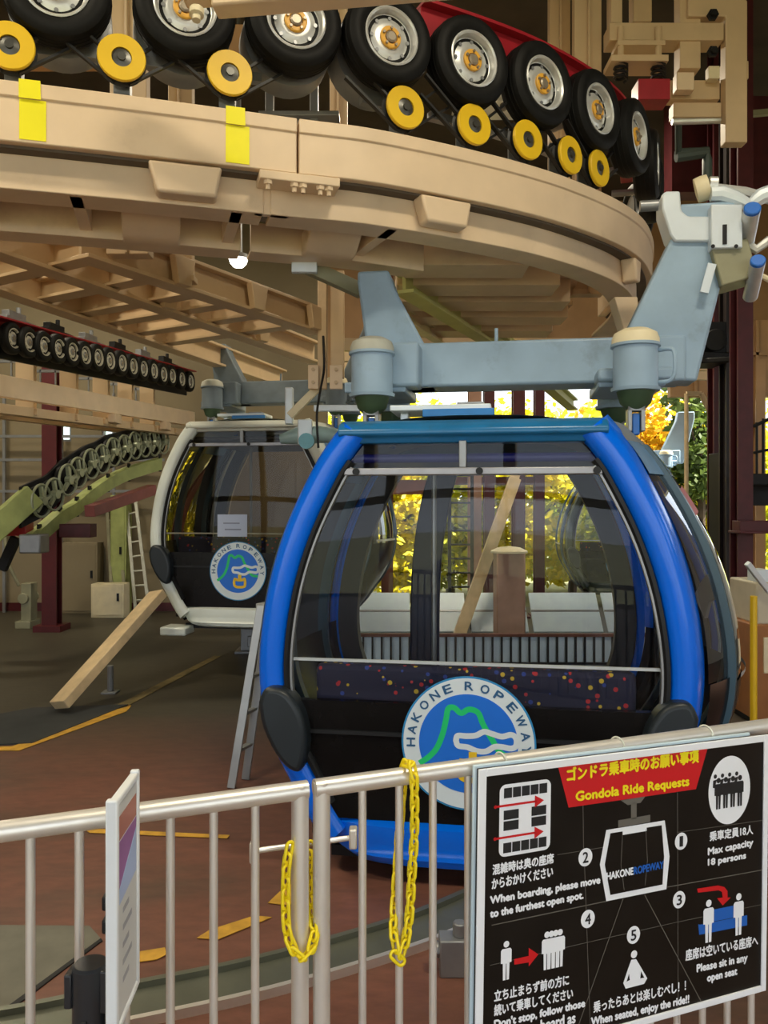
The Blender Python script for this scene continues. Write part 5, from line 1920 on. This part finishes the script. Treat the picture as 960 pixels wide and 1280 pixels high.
# ------------------------------------------------------------------ columns and gear at the hall mouth
def column(px, wpx, Y, z1, mt, label, name='steel_column', group=None, d=.22, z0=0.0):
    a, b = P(px - wpx / 2, 0, Y), P(px + wpx / 2, 0, Y)
    w_ = b.x - a.x
    m = MB()
    m.bx(a.x, b.x, Y, Y + .03, z0, z1)
    m.bx(a.x, b.x, Y + d - .03, Y + d, z0, z1)
    m.bx((a.x + b.x) / 2 - .02, (a.x + b.x) / 2 + .02, Y + .03, Y + d - .03, z0, z1)
    if z0 == 0: m.bx(a.x - .08, b.x + .08, Y - .08, Y + d + .08, 0, .03)
    return solo(m, name, mt, label, 'column', group, loc=((a.x + b.x) / 2, Y, z0))


RUST = mat('rust_brown_column', (.16, .05, .025), .6, var=.2)
column(484, 15, 15.0, 7.9, RUST, 'rust brown column at the hall mouth, left one seen through the blue gondola')
column(612, 13, 14.6, 7.9, MAROON, 'maroon column rising behind the blue roof, left one of three')
column(649, 15, 14.6, 7.9, MAROON, 'maroon column rising behind the blue roof, middle one of three')
column(675, 12, 14.8, 7.9, MAROON, 'maroon column rising behind the blue roof, right one of three')
column(594, 16, 14.2, 4.6, mat('pink_brown_column', (.36, .20, .14), .6), 'pinkish brown column seen through the blue gondola behind the ladder')
column(900, 15, 10.2, 7.9, MAROON, 'slim maroon column at the right, left one of three behind the hanger')
column(914, 12, 9.6, 7.9, mat('black_column', (.018, .012, .012), .5), 'slim black column at the right, between two maroon columns')
column(932, 19, 8.8, 7.9, MAROON, 'broad maroon column at the right, under the square grip tube')
PANW = mat('barrier_white', (.72, .86, 1.0), .3, var=.05)
wbar = thing('white_barrier', 'low barrier of pale blue white panels on the hall floor beyond the blue gondola', 'barrier', (P(600, 0, 13.2).x, 13.2, 0))
for x0, x1 in ((330, 442), (448, 512), (516, 580), (586, 655), (661, 745), (751, 830), (836, 880)):
    a, b = P(x0, 746, 13.2), P(x1, 746, 13.2)
    lo, hi = Vector(((a.x + b.x) / 2, 12.75, .03)), Vector(((a.x + b.x) / 2, 13.25, .60))
    MB().beam(lo, hi, b.x - a.x, .04, up=(0, -1, 1)).build('panel', PANW, wbar, bevel=.01)
    MB().beam(lo.lerp(hi, .50) + Vector((0, -.016, .014)), lo.lerp(hi, .54) + Vector((0, -.016, .014)), b.x - a.x, .02, up=(0, -1, 1)).build('panel_groove', GREYST, wbar)
    MB().bx(b.x - .1, b.x - .04, 13.22, 13.4, 0, .55).build('foot', GREYST, wbar)
brl = thing('bar_railing', 'low black barred railing before pale boards, seen through the blue gondola', 'railing', (P(600, 0, 10.2).x, 10.2, 0))
a, b = P(345, 792, 10.2), P(875, 792, 10.2)
MB().bx(a.x, b.x, 10.26, 10.30, 0, a.z - .03).build('back_board', PANW, brl)
MB().bx(a.x, b.x, 10.18, 10.24, a.z - .04, a.z).build('top_rail', RUST, brl, bevel=.006)
MB().bx(a.x, b.x, 10.19, 10.23, .02, .05).build('bottom_rail', DARK, brl)
for i in range(46):
    x = a.x + .05 + (b.x - a.x - .1) * i / 45
    MB().bx(x - .012, x + .012, 10.195, 10.225, .05, a.z - .04).build('bar', DARK, brl)
column(951, 12, 14.0, 4.6, TAN, 'tan column at the right edge of the picture, out by the hall mouth')
m = MB().pxbox(925, 651, 1060, 667, 8.6, .2)
m.pxbox(925, 664, 1060, 667, 8.55, .3)
solo(m, 'cross_beam', MAROON, 'maroon cross beam joining the broad column at the right edge', 'beam', loc=P(940, 660, 8.6), bevel=.006)
m = MB().pxbox(838, 400, 1010, 496, 14.4, .15)
for x in (868, 905, 945): m.pxbox(x, 400, x + 4, 496, 14.35, .05)
m.pxbox(838, 440, 1010, 444, 14.35, .05)
solo(m, 'wall_board', TAN, 'orange brown boarding between the columns at the right', 'boarding', loc=P(880, 496, 14.4), bevel=.004)
m = MB().pxbox(872, 402, 908, 450, 9.6, .4)
m.pxbox(866, 440, 912, 452, 9.5, .5)
m.cyl(P(895, 425, 9.45), P(895, 425, 9.65), .13, 16)
m.tube([P(874, 410, 9.6), P(866, 404, 9.6), P(866, 395, 9.6)], .03, 8)
m.beam(P(870, 452, 9.6), P(935, 448, 9.2), .08, .06)
solo(m, 'drive_motor', DARK, 'black motor box mounted beside the columns at the right', 'motor', loc=P(890, 450, 9.6), bevel=.012)
m = MB()
for a, b in (((858, 492), (876, 492)), ((876, 492), (896, 530))):
    m.beam(P(a[0], a[1], 10.8), P(b[0], b[1], 10.8), .05, .06)
m.cyl(P(858, 492, 10.8), (P(858, 492, 10.8).x, 10.8, 0), .03, 8)
solo(m, 'pipe_handrail', WOODP, 'tan bent handrail behind the right end of the blue gondola roof', 'handrail', loc=P(876, 492, 10.8))
m = MB()
for x in (946, 954, 962, 975): m.cyl(P(x, 528 - (x - 946) * .6, 11.2), P(x, 592, 11.2), .02, 6)
m.cyl(P(942, 533, 11.2), P(990, 510, 11.2), .025, 8)
m.cyl(P(942, 566, 11.2), P(990, 556, 11.2), .02, 8)
solo(m, 'stair_railing', DARK, 'black stair railing by the tan column at the right edge', 'railing', loc=P(950, 592, 11.2))
m = MB().pxbox(928, 592, 1000, 606, 9.4, .6)
m.pxbox(936, 606, 1000, 632, 9.9, .1)
m.pxbox(928, 618, 940, 650, 9.4, .3)
solo(m, 'machine_deck', DARK, 'dark machine deck at the right edge above the maroon cross beam', 'machine', loc=P(960, 606, 9.4), bevel=.01)
m = MB()
for px0, px1, py0, py1 in ((902, 930, 565, 700), (896, 924, 690, 800)):
    m.pxbox(px0, py0, px1, py1, 9.9, .4)
m.bx(P(902, 0, 9.9).x, P(930, 0, 9.9).x, 9.9, 10.3, 0, 1.0)
solo(m, 'switch_cabinet', DARK, 'tall dark switch cabinet behind the right side of the blue gondola', 'cabinet', loc=(P(912, 0, 9.9).x, 9.9, 0), bevel=.01)
# slanted timber, ladder, box and horizontal beam seen through the cabin
m = MB().beam(P(573, 797, 12.35), P(644, 598, 12.8), .18, .14, up=(0, 1, 0))
m.beam(P(640, 606, 12.8), P(662, 540, 12.9), .14, .12, up=(0, 1, 0))
solo(m, 'timber_prop', WOODP, 'pale slanted timber prop seen through the blue gondola window', 'prop', loc=P(573, 797, 12.35), bevel=.008)
f0, f1 = P(562, 800, 13.2), P(590, 800, 13.2)
f0.z = f1.z = 0
ladder('ladder', 'black upright ladder seen through the blue gondola window against yellow leaves', f0, f1, P(562, 560, 13.6), P(590, 560, 13.6), 12, DARK)
hb = thing('control_booth', 'pinkish control box with a pale cap seen through the blue gondola window', 'box', (P(630, 0, 11.6).x, 11.6, 0))
a, b = P(621, 692, 11.6), P(657, 692, 11.6)
MB().bx(a.x, b.x, 11.6, 12.0, 0, a.z).build('body', mat('pink_brown_box', (.42, .25, .18), .6), hb, bevel=.02)
MB().lathe([(.27, 0), (.27, .03), (.16, .08), (0, .1)], ((a.x + b.x) / 2, 11.8, a.z), (0, 0, 1), 24).build('cap', CREAM, hb)
m = MB().pxbox(440, 600, 545, 618, 14.9, .1)
m.pxbox(560, 596, 668, 606, 14.9, .1)
solo(m, 'tie_beam', RUST, 'rust brown tie beam between the columns seen through the blue gondola', 'beam', loc=P(500, 610, 14.9))
# control desk at the right edge behind the gondola
ck = thing('control_desk', 'cream and brown control desk with grey sloping top at the right edge', 'desk', (3.9, 8.0, 0))
Yd = 7.4
BRN = mat('desk_brown', (.33, .13, .035), .45, var=.12)
a, b = P(944, 782, Yd), P(1060, 782, Yd)
MB().bx(a.x, b.x, Yd, Yd + .8, .06, a.z).build('body', BRN, ck, bevel=.01)
MB().bx(a.x + .03, b.x, Yd + .02, Yd + .78, 0, .06).build('plinth', DARK, ck)
MB().pxbox(955, 797, 1050, 842, Yd - .02, .03).build('front_panel', CREAM, ck, bevel=.004)
MB().pxbox(946, 728, 1060, 781, Yd + .1, .6).build('console_box', mat('desk_cream', (.60, .54, .40), .5, var=.06), ck, bevel=.02)
MB().beam(P(934, 704, Yd - .1), P(962, 740, Yd), .05, .05, up=(0, 1, 0)).build('desk_rail', ALU, ck, bevel=.006)
MB().pxbox(946, 712, 962, 728, Yd + .15, .2).build('meter_box', ALU, ck, bevel=.006)
m = MB()
m.cyl((P(942, 0, 7.0).x, 7.0, 0), (P(942, 0, 7.0).x, 7.0, P(942, 745, 7.0).z), .03, 12)
m.bx(P(942, 0, 7.0).x - .1, P(942, 0, 7.0).x + .1, 6.9, 7.1, 0, .02)
solo(m, 'yellow_pole', YELLOW, 'slim yellow pole standing in front of the control desk', 'pole', loc=(P(942, 0, 7.0).x, 7.0, 0))
m = MB()
c = PF(935, 892)
m.bx(c.x - .1, c.x + .08, c.y, c.y + .3, 0, .06)
m.cyl((c.x, c.y + .1, .06), (c.x, c.y + .1, .5), .03, 10)
m.bx(c.x - .06, c.x + .06, c.y + .04, c.y + .16, .25, .36)
solo(m, 'floor_pedal', GREYST, 'small grey pedal stand on the floor by the control desk', 'stand', loc=(c.x, c.y, 0), bevel=.004)

# ------------------------------------------------------------------ hall lamps, the ceiling ones unseen and added for light
for i, (lx, ly, lz) in enumerate(LAMPS):
    lab = ['over the left end of the fence', 'over the sign', 'over the platform steelwork', 'over the curved conveyor', 'over the hall mouth'][i]
    t = thing('added_ceiling_lamp', 'unseen white ceiling lamp added ' + lab, 'lamp', (lx, ly, lz), 0, 'unseen lamps added to the hall')
    MB().prism([(-.7, -.12), (.7, -.12), (.6, .05), (-.6, .05)], (lx, ly - .26, lz), (1, 0, 0), (0, 0, 1), (0, .52, 0)).build('housing', WHITE, t, bevel=.01)
    MB().cyl((lx - .4, ly, lz + .05), (lx - .4, ly, 8), .012, 8).build('hanging_rod', DARK, t)
    MB().cyl((lx + .4, ly, lz + .05), (lx + .4, ly, 8), .012, 8).build('hanging_rod', DARK, t)
c = P(298, 324, 9.5)
t = thing('bulkhead_lamp', 'small glowing round lamp under the steelwork left of the hanging post', 'lamp', tuple(c))
MB().lathe([(.0, -.10), (.06, -.09), (.095, -.05), (.11, 0)], c, (0, 0, 1), 24).build('lamp_globe', emit('lamp_glow', (1, .95, .82), 9), t)
MB().lathe([(.12, 0), (.12, .05), (.05, .08), (.02, 8 - c.z), (0, 8 - c.z)], c, (0, 0, 1), 24).build('lamp_cap', GREYST, t)

# ------------------------------------------------------------------ trees outside
LEAFA = None


def leafm(name, c1, c2):
    m = bpy.data.materials.new(name)
    m.use_nodes = True
    nt = m.node_tree
    b = nt.nodes['Principled BSDF']
    b.inputs['Roughness'].default_value = .6
    tc = nt.nodes.new('ShaderNodeTexCoord')
    n = nt.nodes.new('ShaderNodeTexNoise')
    n.inputs['Scale'].default_value = 2.2
    n.inputs['Detail'].default_value = 6
    nt.links.new(tc.outputs['Object'], n.inputs['Vector'])
    r = nt.nodes.new('ShaderNodeValToRGB')
    r.color_ramp.elements[0].position, r.color_ramp.elements[0].color = .35, tuple(c1) + (1,)
    r.color_ramp.elements[1].position, r.color_ramp.elements[1].color = .65, tuple(c2) + (1,)
    nt.links.new(n.outputs['Fac'], r.inputs['Fac'])
    nt.links.new(r.outputs['Color'], b.inputs['Base Color'])
    t = nt.nodes.new('ShaderNodeBsdfTranslucent')
    nt.links.new(r.outputs['Color'], t.inputs['Color'])
    mx = nt.nodes.new('ShaderNodeMixShader')
    mx.inputs[0].default_value = .4
    nt.links.new(b.outputs[0], mx.inputs[1])
    nt.links.new(t.outputs[0], mx.inputs[2])
    nt.links.new(mx.outputs[0], nt.nodes['Material Output'].inputs[0])
    return m


LY = leafm('yellow_leaves', (.55, .52, .015), (.92, .78, .03))
LG = leafm('yellow_green_leaves', (.34, .44, .02), (.78, .74, .04))
LO = leafm('orange_leaves', (.62, .36, .02), (.80, .55, .03))
LD = leafm('dark_green_leaves', (.04, .075, .02), (.14, .20, .04))
BARK = mat('bark', (.09, .06, .04), .8, var=.2)
rng = random.Random(5)


def tree(x, y, h, r, mt, label, n=5200, low=.02):
    t = thing('tree', label, 'tree', (x, y, -.21), 0, 'trees outside the hall')
    tr = MB().tube([(x, y, -.21), (x + .05, y, h * .4), (x - .05, y + .05, h * .8)], [.12, .09, .03], 8)
    for a in range(5):
        an = a * 1.3
        tr.tube([(x, y, h * (.3 + .08 * a)), (x + r * .6 * math.cos(an), y + r * .6 * math.sin(an), h * (.5 + .08 * a))], [.045, .015], 6)
    tr.build('trunk', BARK, t)
    m = MB()
    blobs = [(rng.uniform(-.6, .6) * r, rng.uniform(-.6, .6) * r, h * rng.uniform(low + .1, .92), r * rng.uniform(.35, .6)) for _ in range(24)]
    vs, fs = [], []
    for i in range(n):
        bx_, by_, bz_, br = rng.choice(blobs)
        d = Vector((rng.gauss(0, 1), rng.gauss(0, 1), rng.gauss(0, 1))).normalized() * br * rng.uniform(.5, 1) ** .5
        c = Vector((x + bx_, y + by_, max(.05, bz_ + d.z))) + Vector((d.x, d.y, 0))
        s = rng.uniform(.08, .17)
        u = Vector((rng.gauss(0, 1), rng.gauss(0, 1), rng.gauss(0, .6))).normalized()
        w_ = u.cross(Vector((rng.gauss(0, 1), rng.gauss(0, 1), rng.gauss(0, 1)))).normalized()
        b0 = len(vs)
        vs += [c - u * s, c + w_ * s * .55, c + u * s, c - w_ * s * .55]
        fs.append((b0, b0 + 1, b0 + 2, b0 + 3))
    m.add(vs, fs)
    m.build('foliage', mt, t, smooth=0)
    return t


for x, y, h, r, mt, lab in ((0.1, 19.5, 4.3, 1.5, LY, 'yellow leaved tree outside, left one seen through the blue gondola'),
                            (1.7, 20.5, 4.5, 1.5, LG, 'yellow green tree outside, seen behind the black ladder'),
                            (3.3, 19.6, 4.2, 1.5, LY, 'yellow leaved tree outside behind the slanted timber prop'),
                            (4.9, 20.8, 4.4, 1.6, LG, 'yellow green tree outside, left of the dark gondola'),
                            (6.6, 21.5, 4.8, 1.7, LO, 'orange yellow tree outside, behind the dark gondola'),
                            (8.4, 20.5, 4.4, 1.5, LY, 'yellow tree outside, behind the right side of the blue gondola'),
                            (10.2, 21.0, 4.0, 1.5, LG, 'yellow green tree outside at the right edge'),
                            (-1.5, 20.2, 4.4, 1.5, LG, 'yellow green tree outside, furthest left at the hall mouth')):
    tree(x, y, h, r, mt, lab)
tree(7.5, 19.0, 5.6, .95, LD, 'dark green shrub growing by the columns right of the blue gondola roof', 1800, .3)
for x, y, h, lab in ((1, 27, 5.0, 'pale hedge tree far outside on the left'), (6, 28, 5.0, 'pale hedge tree far outside in the middle'), (11, 27, 5.0, 'pale hedge tree far outside on the right')):
    tree(x, y, h, 3.2, LY, lab, 3600)
